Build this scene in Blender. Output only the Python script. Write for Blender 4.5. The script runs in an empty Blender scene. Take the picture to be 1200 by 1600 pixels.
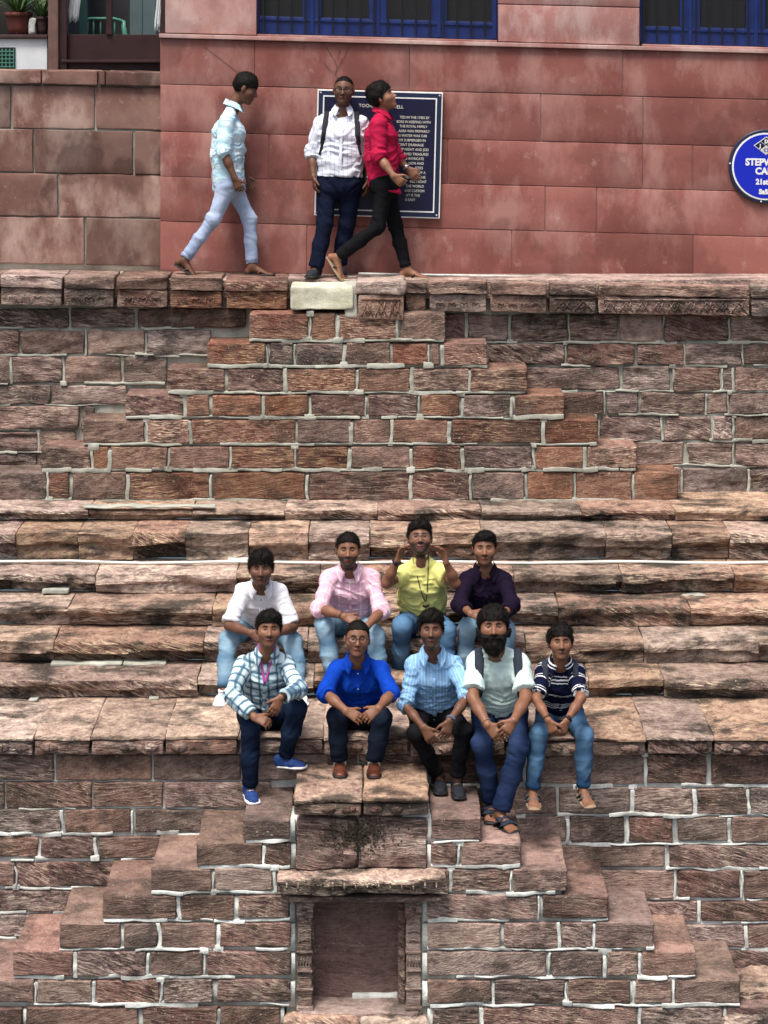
import bpy, bmesh, math, random
import numpy as np
from mathutils import Vector, Matrix

# ------------------------------------------------------------------ camera, sky, sun, exposure
SC = bpy.context.scene
F = 3600.0            # focal length in photo pixels (photo 1200 x 1600)
HZ = 50.0             # photo row of the horizon
CX = 600.0
cam_d = bpy.data.cameras.new('camera'); cam = bpy.data.objects.new('camera', cam_d)
SC.collection.objects.link(cam); SC.camera = cam
cam.location = (0, 0, 0); cam.rotation_euler = (math.radians(90), 0, 0)
cam_d.sensor_fit = 'VERTICAL'; cam_d.sensor_height = 36.0; cam_d.lens = 36.0 * F / 1600.0
cam_d.shift_y = -(800.0 - HZ) / 1600.0
cam_d.clip_start = 0.1; cam_d.clip_end = 3000

SUN_EL, SUN_AZ = 66.0, 207.0     # the sun stands high behind the camera's left shoulder, veiled by cloud
W = bpy.data.worlds.new('World'); SC.world = W; W.use_nodes = True
wn = W.node_tree.nodes; wl = W.node_tree.links
sky = wn.new('ShaderNodeTexSky'); sky.sky_type = 'NISHITA'; sky.sun_disc = False
sky.sun_elevation = math.radians(SUN_EL); sky.sun_rotation = math.radians(SUN_AZ)
sky.air_density = 1.0; sky.dust_density = 6.0; sky.ozone_density = 0.6
bg = wn['Background']; wl.new(sky.outputs[0], bg.inputs[0]); bg.inputs[1].default_value = 0.070
sun_d = bpy.data.lights.new('sun', 'SUN'); sun = bpy.data.objects.new('sun', sun_d); SC.collection.objects.link(sun)
sun_d.energy = 1.5; sun_d.angle = math.radians(18); sun_d.color = (1.0, 0.95, 0.88)
_el, _az = math.radians(SUN_EL), math.radians(SUN_AZ)
_dir = Vector((math.sin(_az) * math.cos(_el), math.cos(_az) * math.cos(_el), math.sin(_el)))
sun.rotation_euler = _dir.to_track_quat('Z', 'Y').to_euler()
SC.view_settings.view_transform = 'Standard'; SC.view_settings.look = 'None'
SC.view_settings.gamma = 1.0; SC.view_settings.exposure = 1.42
SC.view_settings.use_curve_mapping = False

# ------------------------------------------------------------------ helpers
COL = SC.collection
RNG = random.Random(7)
def at(px, py, Y):
    return Vector(((px - CX) * Y / F, Y, -(py - HZ) * Y / F))
def zat(py, Y): return -(py - HZ) * Y / F
def xat(px, Y): return (px - CX) * Y / F

def _hash(ix, iy, iz, seed):
    h = (ix * 374761393 + iy * 668265263 + iz * 1274126177 + seed * 974711) & 0xffffffff
    h = ((h ^ (h >> 13)) * 1103515245) & 0xffffffff
    h = ((h ^ (h >> 16)) * 668265263) & 0xffffffff
    return ((h ^ (h >> 15)) & 0xffff) / 32767.5 - 1.0
def vnoise(P, seed=0):
    P = np.asarray(P, dtype=np.float64)
    i = np.floor(P).astype(np.int64); f = P - i; u = f * f * (3 - 2 * f)
    r = 0
    for dx in (0, 1):
        wx = u[..., 0] if dx else 1 - u[..., 0]
        for dy in (0, 1):
            wy = u[..., 1] if dy else 1 - u[..., 1]
            for dz in (0, 1):
                wz = u[..., 2] if dz else 1 - u[..., 2]
                r = r + wx * wy * wz * _hash(i[..., 0] + dx, i[..., 1] + dy, i[..., 2] + dz, seed)
    return r

def tag(o, label=None, cat=None, group=None, kind=None):
    if label: o['label'] = label
    if cat: o['category'] = cat
    if group: o['group'] = group
    if kind: o['kind'] = kind
    return o
def link(o, parent=None):
    COL.objects.link(o)
    if parent is not None:
        o.parent = parent
        off = Vector((0, 0, 0)); p = parent
        while p is not None: off += p.location; p = p.parent
        o.location = o.location - off          # parents are never rotated or scaled
    return o
def mesh_obj(name, verts, faces, mat, parent=None, loc=None, smooth=False):
    """verts are world coordinates; the object's origin goes to loc (default: centre of the base)."""
    V = np.asarray(verts, dtype=np.float64)
    if loc is None:
        lo, hi = V.min(0), V.max(0); loc = ((lo[0] + hi[0]) / 2, (lo[1] + hi[1]) / 2, lo[2])
    V = V - np.array(loc)
    me = bpy.data.meshes.new(name)
    if isinstance(faces, np.ndarray):
        n = faces.shape[1]; nf = len(faces)
        me.vertices.add(len(V)); me.vertices.foreach_set('co', V.astype(np.float32).ravel())
        me.loops.add(nf * n); me.loops.foreach_set('vertex_index', faces.astype(np.int32).ravel())
        me.polygons.add(nf)
        me.polygons.foreach_set('loop_start', np.arange(0, nf * n, n, dtype=np.int32))
        me.update(calc_edges=True); me.validate()
    else:
        me.from_pydata([tuple(v) for v in V], [], faces); me.update()
    if smooth: me.polygons.foreach_set('use_smooth', np.ones(len(me.polygons), dtype=bool))
    if mat: me.materials.append(mat)
    o = bpy.data.objects.new(name, me); o.location = loc
    return link(o, parent)
def empty(name, loc):
    o = bpy.data.objects.new(name, None); o.location = loc; o.empty_display_size = 0.1
    return link(o)

class MB:
    """collects simple shapes into one mesh"""
    def __init__(s): s.v = []; s.f = []
    def box(s, x0, x1, y0, y1, z0, z1, bev=0.0, dz=0.0):
        bm = bmesh.new(); bmesh.ops.create_cube(bm, size=1)
        for v in bm.verts:
            v.co = Vector(((x0 + x1) / 2 + v.co.x * (x1 - x0), (y0 + y1) / 2 + v.co.y * (y1 - y0), (z0 + z1) / 2 + v.co.z * (z1 - z0)))
        if bev: bmesh.ops.bevel(bm, geom=bm.edges[:], offset=bev, segments=2, affect='EDGES', profile=.6)
        b = len(s.v); bm.verts.index_update()
        for v in bm.verts: s.v.append((v.co.x, v.co.y, v.co.z + dz * v.co.x))
        for f in bm.faces: s.f.append([b + v.index for v in f.verts])
        bm.free(); return s
    def tube(s, pts, rad, n=8, flat=1.0, nrm=None, caps=True):
        pts = [Vector(p) for p in pts]; rs = rad if isinstance(rad, (list, tuple)) else [rad] * len(pts)
        b = len(s.v); m = len(pts)
        for i, p in enumerate(pts):
            t = (pts[min(i + 1, m - 1)] - pts[max(i - 1, 0)]).normalized()
            up = Vector(nrm[i]) if isinstance(nrm, list) else Vector(nrm) if nrm is not None else (Vector((0, 0, 1)) if abs(t.z) < .9 else Vector((0, 1, 0)))
            sd = t.cross(up).normalized(); up2 = sd.cross(t).normalized()
            for k in range(n):
                a = 2 * math.pi * k / n
                s.v.append(tuple(p + sd * math.cos(a) * rs[i] + up2 * math.sin(a) * rs[i] * flat))
        for i in range(m - 1):
            for k in range(n):
                s.f.append([b + i * n + k, b + i * n + (k + 1) % n, b + (i + 1) * n + (k + 1) % n, b + (i + 1) * n + k])
        if caps:
            s.f.append([b + k for k in range(n)][::-1]); s.f.append([b + (m - 1) * n + k for k in range(n)])
        return s
    def lathe(s, c, prof, n=24, axis='z'):
        b = len(s.v); m = len(prof)
        for r, h in prof:
            for k in range(n):
                a = 2 * math.pi * k / n
                if axis == 'z': s.v.append((c[0] + r * math.cos(a), c[1] + r * math.sin(a), c[2] + h))
                else: s.v.append((c[0] + r * math.cos(a), c[1] - h, c[2] + r * math.sin(a)))
        for i in range(m - 1):
            for k in range(n):
                s.f.append([b + i * n + k, b + i * n + (k + 1) % n, b + (i + 1) * n + (k + 1) % n, b + (i + 1) * n + k])
        s.f.append([b + k for k in range(n)][::-1]); s.f.append([b + (m - 1) * n + k for k in range(n)])
        return s
    def poly(s, pts, y0, y1):
        """flat outline in x,z thickened from y0 (front) to y1"""
        b = len(s.v); n = len(pts)
        for x, z in pts: s.v.append((x, y0, z))
        for x, z in pts: s.v.append((x, y1, z))
        s.f.append(list(range(b, b + n))); s.f.append(list(range(b + n, b + 2 * n))[::-1])
        for k in range(n): s.f.append([b + k, b + n + k, b + n + (k + 1) % n, b + (k + 1) % n])
        return s
    def build(s, name, mat, parent=None, smooth=False, loc=None):
        return mesh_obj(name, s.v, s.f, mat, parent, loc, smooth)

# ------------------------------------------------------------------ materials
class NT:
    def __init__(s, name):
        s.m = bpy.data.materials.new(name); s.m.use_nodes = True
        s.t = s.m.node_tree; s.b = s.t.nodes['Principled BSDF']
    def put(s, sock, v):
        if isinstance(v, bpy.types.NodeSocket): s.t.links.new(v, sock)
        elif isinstance(v, (tuple, list)) and len(v) == 3 and sock.type == 'RGBA': sock.default_value = (*v, 1)
        else: sock.default_value = v
    def n(s, typ, out=0, props=None, **inp):
        nd = s.t.nodes.new(typ)
        for k, v in (props or {}).items(): setattr(nd, k, v)
        for k, v in inp.items():
            s.put(nd.inputs[int(k[1:])] if k[0] == '_' else nd.inputs[k.replace('__', ' ')], v)
        return nd.outputs[out]
    def math(s, op, a, b=0.0, c=None, clamp=False):
        kw = {'_0': a, '_1': b}
        if c is not None: kw['_2'] = c
        return s.n('ShaderNodeMath', props={'operation': op, 'use_clamp': clamp}, **kw)
    def vmath(s, op, a, b=(0, 0, 0)): return s.n('ShaderNodeVectorMath', props={'operation': op}, _0=a, _1=b)
    def scale(s, v, k): return s.vmath('MULTIPLY', v, k)
    def noise(s, vec, sc, det=4, rough=.55, dist=0.0, out=0):
        return s.n('ShaderNodeTexNoise', out, Vector=vec, Scale=sc, Detail=det, Roughness=rough, Distortion=dist)
    def ramp(s, fac, stops, interp='LINEAR'):
        nd = s.t.nodes.new('ShaderNodeValToRGB'); s.put(nd.inputs[0], fac); cr = nd.color_ramp; cr.interpolation = interp
        while len(cr.elements) < len(stops): cr.elements.new(.5)
        for e, (p, c) in zip(cr.elements, stops):
            e.position = p; e.color = (*c, 1) if isinstance(c, (tuple, list)) else (c, c, c, 1)
        return nd.outputs[0]
    def step(s, fac, a, b): return s.n('ShaderNodeMapRange', props={'clamp': True}, _0=fac, _1=a, _2=b, _3=0.0, _4=1.0)
    def mix(s, fac, a, b, mode='MIX'): return s.n('ShaderNodeMixRGB', props={'blend_type': mode}, _0=fac, _1=a, _2=b)
    def bump(s, h, strength=.5, dist=.01, normal=None):
        kw = dict(Height=h, Strength=strength, Distance=dist)
        if normal is not None: kw['Normal'] = normal
        return s.n('ShaderNodeBump', **kw)
    def done(s, color, rough=.9, normal=None, spec=.25, **kw):
        s.put(s.b.inputs['Base Color'], color); s.put(s.b.inputs['Roughness'], rough)
        s.put(s.b.inputs['Specular IOR Level'], spec)
        if normal is not None: s.put(s.b.inputs['Normal'], normal)
        for k, v in kw.items(): s.put(s.b.inputs[k.replace('__', ' ')], v)
        return s.m

def sandstone(name, dark, mid, light, streak, stain=.5, streak_amt=.5, red=(.20, .075, .055), redamt=.4, tilt=.5, grey=.35):
    t = NT(name)
    oc = t.n('ShaderNodeTexCoord', 3); rnd = t.n('ShaderNodeObjectInfo', 5); pos = t.n('ShaderNodeNewGeometry', 0)
    r2 = t.math('FRACT', t.math('MULTIPLY', rnd, 17.31)); r3 = t.math('FRACT', t.math('MULTIPLY', rnd, 71.77))
    off = t.n('ShaderNodeCombineXYZ', X=t.math('MULTIPLY', rnd, 37.0), Y=t.math('MULTIPLY', r2, 53.0), Z=t.math('MULTIPLY', r3, 29.0))
    ang = t.math('MULTIPLY', t.math('SUBTRACT', r2, .5), tilt)
    oo = t.vmath('ADD', oc, off)
    warp = t.n('ShaderNodeTexNoise', 1, Vector=oo, Scale=4.0, Detail=2)
    v0 = t.vmath('ADD', oc, t.scale(t.vmath('SUBTRACT', warp, (.5, .5, .5)), (.16, .16, .055)))
    rot = t.n('ShaderNodeVectorRotate', props={'rotation_type': 'Y_AXIS'}, Vector=v0, Angle=ang)
    ks = t.math('ADD', .55, t.math('MULTIPLY', r3, .9)); kz = t.math('ADD', 3.0, t.math('MULTIPLY', rnd, 4.5))
    lam = t.vmath('ADD', t.vmath('MULTIPLY', rot, t.n('ShaderNodeCombineXYZ', X=ks, Y=ks, Z=t.math('MULTIPLY', ks, kz))), off)
    n1 = t.noise(lam, 5.0, 6, .70)                                  # bedding
    n1b = t.noise(t.scale(lam, (1.0, 1.0, 1.6)), 15.0, 5, .68)      # fine laminae
    n2 = t.noise(oo, 2.6, 3)
    n3 = t.noise(oo, 60, 3, .7)                                     # grain and pits
    n4 = t.noise(pos, 1.1, 4, .6)
    base = t.ramp(n1, [(.38, dark), (.47, mid), (.56, tuple(.5 * (x + y) for x, y in zip(mid, light))), (.60, light), (.72, mid)])
    base = t.mix(t.math('MULTIPLY', t.step(n2, .45, .60), redamt), base, red)
    base = t.mix(t.math('MULTIPLY', t.step(n4, .48, .62), grey), base, (.21, .165, .145))
    n5 = t.noise(t.scale(oo, (1.0, 1.0, 1.7)), 10.0, 5, .70)                                   # flaked patches
    base = t.mix(t.math('MULTIPLY', t.step(n5, .53, .62), .6), base, tuple(.25 * a + .75 * b for a, b in zip(mid, light)))
    base = t.mix(t.math('MULTIPLY', t.step(n5, .45, .38), .65), base, dark)
    pm = t.math('ADD', .35, t.math('MULTIPLY', t.step(n2, .62, .44), .65))
    base = t.mix(t.math('MULTIPLY', t.math('MULTIPLY', t.step(n1b, .515, .60), streak_amt), pm), base, streak)
    base = t.mix(t.math('MULTIPLY', t.step(n1b, .46, .38), .72), base, tuple(x * .8 for x in dark))
    nz = t.t.nodes.new('ShaderNodeSeparateXYZ'); t.put(nz.inputs[0], t.n('ShaderNodeNewGeometry', 1))
    bed = t.mix(t.step(t.noise(oo, 26, 4, .7), .40, .62), t.ramp(n5, [(.36, tuple(.5 * (x + y) for x, y in zip(dark, mid))), (.50, mid), (.64, light)]), tuple(.45 * x + .55 * y for x, y in zip(mid, light)))
    base = t.mix(t.math('MAXIMUM', t.math('MULTIPLY', t.step(nz.outputs[2], .55, .9), .8), t.math('MULTIPLY', t.step(r2, .55, .75), .65)), base, bed)   # bedding planes show blotches, cut faces show laminae
    val = t.math('ADD', .66, t.math('MULTIPLY', r3, .62))           # each stone has its own tone
    hsv = t.n('ShaderNodeHueSaturation', Hue=t.math('ADD', .494, t.math('MULTIPLY', r2, .016)), Saturation=t.math('ADD', .86, t.math('MULTIPLY', rnd, .46)), Value=val, Color=base)
    st = t.noise(t.scale(pos, (1.1, 1.5, 1.9)), 2.0, 6, .66, .4)      # black algae and soot patches
    c = t.mix(t.math('MULTIPLY', t.step(st, .495, .60), stain), hsv, (.026, .024, .020))
    gl = t.noise(pos, 6.0, 5, .7)                                   # lichen
    c = t.mix(t.math('MULTIPLY', t.step(gl, .60, .72), .25), c, (.34, .34, .28))
    c = t.mix(t.math('MULTIPLY', t.step(n3, .62, .72), .75), c, (.60, .51, .41))
    c = t.mix(t.math('MULTIPLY', t.step(n3, .39, .29), .8), c, (.045, .032, .027))
    h = t.math('ADD', t.math('ADD', t.math('MULTIPLY', n1, .8), t.math('MULTIPLY', n5, .9)), t.math('ADD', t.math('MULTIPLY', n1b, .4), t.math('MULTIPLY', n3, .20)))
    return t.done(c, .85, t.bump(h, .9, .035), .2)

M = {}
M['brown'] = sandstone('sandstone_brown', (.050, .031, .028), (.178, .110, .098), (.37, .27, .235), (.66, .54, .43), .66, .72, (.185, .092, .079), .35, .8)
M['red'] = sandstone('sandstone_red', (.056, .027, .022), (.180, .094, .077), (.35, .215, .172), (.72, .55, .38), .52, .74, (.185, .076, .060), .5, .4)
M['pale'] = sandstone('sandstone_pale', (.076, .052, .048), (.262, .182, .164), (.47, .37, .325), (.70, .60, .50), .60, .66, (.27, .158, .142), .3, .4)
M['steps'] = sandstone('sandstone_worn', (.046, .028, .023), (.245, .157, .132), (.60, .46, .365), (.95, .82, .62), .86, .82, (.225, .120, .098), .4, .9)
M['tread'] = sandstone('sandstone_trodden', (.080, .054, .049), (.225, .150, .133), (.37, .27, .235), (.56, .45, .37), .52, .45, (.22, .132, .115), .4, .5)

def mortar(name, c0, c1, dirt):
    t = NT(name); pos = t.n('ShaderNodeNewGeometry', 0)
    a = t.noise(pos, 5, 6, .65); b = t.noise(pos, 60, 4, .7); d = t.noise(t.scale(pos, (1.4, 1.4, 1.2)), 2.4, 6, .65)
    c = t.mix(t.step(a, .35, .65), c0, c1)
    c = t.mix(t.math('MULTIPLY', t.step(d, .48, .64), dirt), c, (.06, .05, .042))
    c = t.mix(t.math('MULTIPLY', t.step(b, .62, .72), .5), c, (.16, .13, .11))
    return t.done(c, .95, t.bump(t.math('ADD', a, t.math('MULTIPLY', b, .4)), .6, .02), .15)
M['mortar'] = mortar('lime_mortar_grey', (.31, .32, .275), (.47, .48, .415), .45)
M['mortar_w'] = mortar('lime_mortar_white', (.48, .50, .47), (.76, .79, .76), .6)
M['whitestone'] = mortar('whitewashed_stone', (.50, .49, .36), (.72, .71, .58), .45)

def redwash(name, c0, c1, c2, dark=.65, vr=(.86, .28)):
    t = NT(name); pos = t.n('ShaderNodeNewGeometry', 0); rnd = t.n('ShaderNodeObjectInfo', 5)
    p = t.scale(pos, (1.0, 1.0, .8))
    a = t.noise(p, 1.3, 6, .6); b = t.noise(t.scale(pos, (2.0, 2.0, .9)), 1.3, 6, .65); f = t.noise(pos, 45, 5, .7)
    d = t.noise(t.vmath('ADD', p, (7, 3, 5)), 2.1, 4, .5)
    g = t.noise(t.vmath('ADD', p, (17, 3, 2)), 5.5, 7, .7)
    c = t.mix(t.step(a, .42, .58), c0, c1)
    c = t.mix(t.math('MULTIPLY', t.step(b, .48, .62), .7), c, c2)
    c = t.mix(t.math('MULTIPLY', t.step(d, .53, .58), dark), c, tuple(x * .50 for x in c0))
    c = t.mix(t.math('MULTIPLY', t.step(g, .60, .72), .55), c, (.42, .29, .26))
    c = t.mix(t.math('MULTIPLY', t.step(f, .63, .72), .5), c, (.48, .36, .33))
    c = t.mix(t.math('MULTIPLY', t.step(f, .38, .29), .5), c, (.11, .045, .04))
    hsv = t.n('ShaderNodeHueSaturation', Hue=.5, Saturation=1.0, Value=t.math('ADD', vr[0], t.math('MULTIPLY', rnd, vr[1])), Color=c)
    return t.done(hsv, .8, t.bump(t.math('ADD', t.math('MULTIPLY', g, .6), t.math('MULTIPLY', f, .35)), .35, .012), .25)
M['redwash'] = redwash('red_washed_sandstone', (.195, .066, .055), (.250, .096, .080), (.345, .185, .162), .36)
M['wallstone'] = redwash('dressed_brown_sandstone', (.135, .066, .053), (.205, .122, .100), (.36, .262, .222), .6, (.64, .66))
M['pinkstone'] = redwash('pink_sandstone', (.30, .145, .13), (.39, .235, .21), (.48, .37, .35), .3)

def plain(name, col, rough=.7, var=.25, sc=9, spec=.3, bump=.15, metallic=0.0):
    t = NT(name); pos = t.n('ShaderNodeTexCoord', 3)
    a = t.noise(pos, sc, 5, .6); b = t.noise(pos, sc * 9, 3, .6)
    k = 1 - var
    c = t.mix(t.step(a, .3, .7), tuple(x * k for x in col), tuple(min(1, x * (1 + var * .6)) for x in col))
    return t.done(c, rough, t.bump(t.math('ADD', a, b), bump, .004), spec, Metallic=metallic)
M['blue_paint'] = plain('blue_gloss_paint', (.007, .022, .125), .42, .35, 6, .4)
M['plaque'] = plain('dark_blue_enamel', (.006, .006, .034), .38, .12, 4, .4, .03)
M['plaque_edge'] = plain('navy_enamel_rim', (.012, .020, .055), .4, .15, 4, .4, .03)
M['signblue'] = plain('royal_blue_enamel', (.008, .020, .46), .35, .06, 4, .4, .02)
M['white'] = plain('white_paint', (.78, .79, .78), .55, .10, 8)
M['whitewall'] = plain('white_limewash', (.70, .74, .77), .9, .14, 5)
M['wood'] = plain('maroon_painted_wood', (.032, .012, .013), .55, .45, 5)
M['post'] = plain('weathered_brown_post', (.13, .075, .065), .75, .35, 8)
M['iron'] = plain('black_iron', (.012, .012, .016), .5, .3, 12)
M['terracotta'] = plain('terracotta', (.12, .034, .026), .8, .4, 10)
M['darkpot'] = plain('dark_clay', (.055, .03, .03), .8, .3, 10)
M['leaf'] = plain('leaf_green', (.055, .11, .030), .55, .5, 14)
M['drytwig'] = plain('dark_dry_roots', (.035, .030, .020), .9, .4, 14)
M['greenplastic'] = plain('mint_green_plastic', (.07, .24, .17), .4, .1, 6)
M['pipe'] = plain('white_pvc_pipe', (.62, .60, .55), .45, .12, 5)
M['cable'] = plain('pale_rope_light', (.55, .54, .52), .5, .35, 20)
M['dark'] = plain('unlit_room_shade', (.035, .035, .040), .9, .3, 3)  # dimness of the unlit rooms, put into the colour as near-black
M['teal'] = plain('grey_teal_door', (.09, .13, .145), .6, .2, 4)
M['niche'] = sandstone('niche_slab', (.16, .085, .078), (.230, .125, .112), (.28, .165, .145), (.50, .40, .34), .2, .12, (.14, .066, .06), .3, .2)
M['water'] = plain('green_well_water', (.02, .035, .022), .12, .3, .6, .5)
def glass():
    t = NT('window_glass')
    return t.done((.02, .022, .025), .12, None, .5)
M['glass'] = glass()

# ------------------------------------------------------------------ stones
_topo = {}
def _lines(h, r, seg):
    inner = np.linspace(-(h - r), h - r, max(2, int(round(2 * (h - r) / seg)) + 1))
    return np.concatenate([[-h, -h + .3 * r], inner, [h - .3 * r, h]])
def _topology(nx, ny, nz):
    k = (nx, ny, nz)
    if k in _topo: return _topo[k]
    I, J, K = np.meshgrid(range(nx), range(ny), range(nz), indexing='ij')
    surf = (I == 0) | (I == nx - 1) | (J == 0) | (J == ny - 1) | (K == 0) | (K == nz - 1)
    idx = -np.ones((nx, ny, nz), dtype=np.int64); idx[surf] = np.arange(surf.sum())
    fs = []
    def q(a, b, c, d): fs.append(np.stack([a.ravel(), b.ravel(), c.ravel(), d.ravel()], 1))
    A = idx[0]; q(A[:-1, :-1], A[:-1, 1:], A[1:, 1:], A[1:, :-1])
    A = idx[-1]; q(A[:-1, :-1], A[1:, :-1], A[1:, 1:], A[:-1, 1:])
    A = idx[:, 0]; q(A[:-1, :-1], A[1:, :-1], A[1:, 1:], A[:-1, 1:])
    A = idx[:, -1]; q(A[:-1, :-1], A[:-1, 1:], A[1:, 1:], A[1:, :-1])
    A = idx[:, :, 0]; q(A[:-1, :-1], A[:-1, 1:], A[1:, 1:], A[1:, :-1])
    A = idx[:, :, -1]; q(A[:-1, :-1], A[1:, :-1], A[1:, 1:], A[:-1, 1:])
    _topo[k] = (np.argwhere(surf), np.concatenate(fs))
    return _topo[k]
_sid = [0]
def stone(name, x0, x1, z0, z1, y0, y1, mat, parent, r=.012, amp=.006, seg=.045, slope=0.0, undercut=0.0, lam=.005, smooth=False, ramp=0.0, segz=None, strata=0.0, clipin=None):
    """a rough stone block; y0 is the front. slope tilts it with x; undercut hollows the lower front; ramp wears the top front edge down"""
    _sid[0] += 1; sd = _sid[0]
    hx, hy, hz = (x1 - x0) / 2, (y1 - y0) / 2, (z1 - z0) / 2
    r = min(r, hx * .8, hy * .8, hz * .8)
    lx, ly, lz = _lines(hx, r, seg), _lines(hy, r, max(seg * 1.6, .08)), _lines(hz, r, segz or seg)
    ids, faces = _topology(len(lx), len(ly), len(lz))
    P = np.stack([lx[ids[:, 0]], ly[ids[:, 1]], lz[ids[:, 2]]], 1)
    H = np.array([hx, hy, hz])
    inn = np.clip(P, -(H - r), H - r); d = P - inn; L = np.linalg.norm(d, axis=1, keepdims=True)
    P = inn + d / np.maximum(L, 1e-9) * r
    C = np.array([(x0 + x1) / 2, (y0 + y1) / 2, (z0 + z1) / 2]); Wp = P + C; Pf = P[:, 1].copy()
    for k in range(3):
        P[:, k] += amp * vnoise(Wp * 7 + k * 31, sd) + amp * .5 * vnoise(Wp * 19 + k * 11, sd + 5)
    front = np.clip((.3 * hy - P[:, 1]) / (1.3 * hy), 0, 1)
    P[:, 1] += front * lam * vnoise(np.stack([Wp[:, 0] * 3.5, Wp[:, 1] * 2, Wp[:, 2] * 34 + Wp[:, 0] * RNG.uniform(-4, 4)], 1), sd + 9)
    P[:, 1] += front * lam * 1.2 * vnoise(Wp * np.array([5, 5, 9.0]), sd + 2)
    if strata:
        tl = RNG.uniform(-2.5, 2.5)
        w = vnoise(np.stack([Wp[:, 0] * 1.6, Wp[:, 1] * 0, Wp[:, 2] * 17 + Wp[:, 0] * tl + vnoise(Wp * 4, sd + 20)], 1), sd + 12)
        P[:, 1] += front * strata * np.tanh(3.2 * w)
        ch = np.clip(vnoise(np.stack([Wp[:, 0] * 6, Wp[:, 1] * 2, Wp[:, 2] * 9], 1), sd + 14) - .35, 0, 1)
        P[:, 1] += front * strata * 2.2 * ch
    if undercut:
        zz = (P[:, 2] + hz) / (2 * hz); b = .60 + .20 * vnoise(np.stack([Wp[:, 0] * 3.2, Wp[:, 0] * 0, Wp[:, 0] * 0 + 3.3], 1), sd)
        m = np.clip((b - zz) / .16, 0, 1); m = m * m * (3 - 2 * m)
        P[:, 1] += front * m * undercut * (1 + .5 * vnoise(np.stack([Wp[:, 0] * 2.5, Wp[:, 1] * 0, Wp[:, 2] * 2], 1), sd + 3))
    if ramp:
        yy = np.clip((-P[:, 1] / hy), 0, 1) ** 2
        P[:, 2] -= np.where(P[:, 2] > 0, yy * ramp * (1 + .6 * vnoise(np.stack([Wp[:, 0] * 4, Wp[:, 0] * 0, Wp[:, 0] * 0], 1), sd + 4)), 0)
    if clipin is not None:
        flat = Pf < -hy + 1e-6; P[flat, 1] = np.minimum(P[flat, 1], -hy + clipin)
    P[:, 2] += slope * P[:, 0]
    if name is None: return P + C, faces
    o = mesh_obj(name, P + C, faces, mat, parent, tuple(C), smooth)
    o.data.polygons.foreach_set('use_smooth', np.ones(len(o.data.polygons), dtype=bool))
    o.data.set_sharp_from_angle(angle=math.radians(24))
    return o
def ends(e):
    e = list(e)
    if e[0] <= 0: e[0] = -75
    if e[-1] >= 1200: e[-1] = 1275
    return e
def course(parent, Y, py0, py1, edges, mat, depth=.25, gap=5, name='stone', jig=1.2, yj=.012, slope_px=0.0, deep=None, treadmat=None, **kw):
    """a row of stones in the plane Y, from photo rows and joints"""
    edges = ends(edges); out = []
    for i in range(len(edges) - 1):
        a, b = edges[i], edges[i + 1]
        g = gap * RNG.uniform(.6, 1.4)
        x0, x1 = xat(a + g / 2, Y), xat(b - g / 2, Y)
        dy = slope_px * ((a + b) / 2 - 600)
        z1 = zat(py0 + dy + RNG.uniform(-.5, .5) * jig, Y); z0 = zat(py1 + dy + RNG.uniform(-.5, .5) * jig - gap * RNG.uniform(.5, .9), Y)
        m = mat if not isinstance(mat, (list, tuple)) else RNG.choice(mat)
        isdeep = bool(deep) and ((i == 0 and 'a' in deep[1]) or (i == len(edges) - 2 and 'b' in deep[1]))
        if isdeep and treadmat is not None: m = treadmat
        yy = Y - RNG.random() * yj
        dp = depth
        if isdeep: dp = deep[0] - Y + .04
        out.append(stone(name, x0, x1, z0, z1, yy, yy + dp, m, parent, slope=-slope_px, **kw))
    return out
def backing(name, Y, px0, py0, px1, py1, mat, parent, amp=.012, seg=.04, depth=.2, hole=None):
    """mortar bed behind a wall of stones: an uneven sheet with thickness"""
    x0, x1, z1, z0 = xat(px0, Y), xat(px1, Y), zat(py0, Y), zat(py1, Y)
    nx = max(2, int((x1 - x0) / seg)); nz = max(2, int((z1 - z0) / seg))
    X, Z = np.meshgrid(np.linspace(x0, x1, nx), np.linspace(z0, z1, nz), indexing='ij')
    Pn = np.stack([X * 6, X * 0 + Y, Z * 6], -1)
    Yy = Y + amp * vnoise(Pn, 3) + amp * .7 * vnoise(Pn * 2.7, 4)
    V = np.stack([X, Yy, Z], -1).reshape(-1, 3); B = V.copy(); B[:, 1] = Y + depth
    idx = np.arange(nx * nz).reshape(nx, nz); n0 = nx * nz
    f = [np.stack([idx[:-1, :-1].ravel(), idx[1:, :-1].ravel(), idx[1:, 1:].ravel(), idx[:-1, 1:].ravel()], 1)]
    f.append(f[0][:, ::-1] + n0)
    ring = np.concatenate([idx[:, 0], idx[-1, 1:], idx[-2::-1, -1], idx[0, -2:0:-1]]); nxt = np.roll(ring, -1)
    f.append(np.stack([ring, ring + n0, nxt + n0, nxt], 1))
    return mesh_obj(name, np.concatenate([V, B]), np.concatenate(f), mat, parent, None, True)

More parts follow.
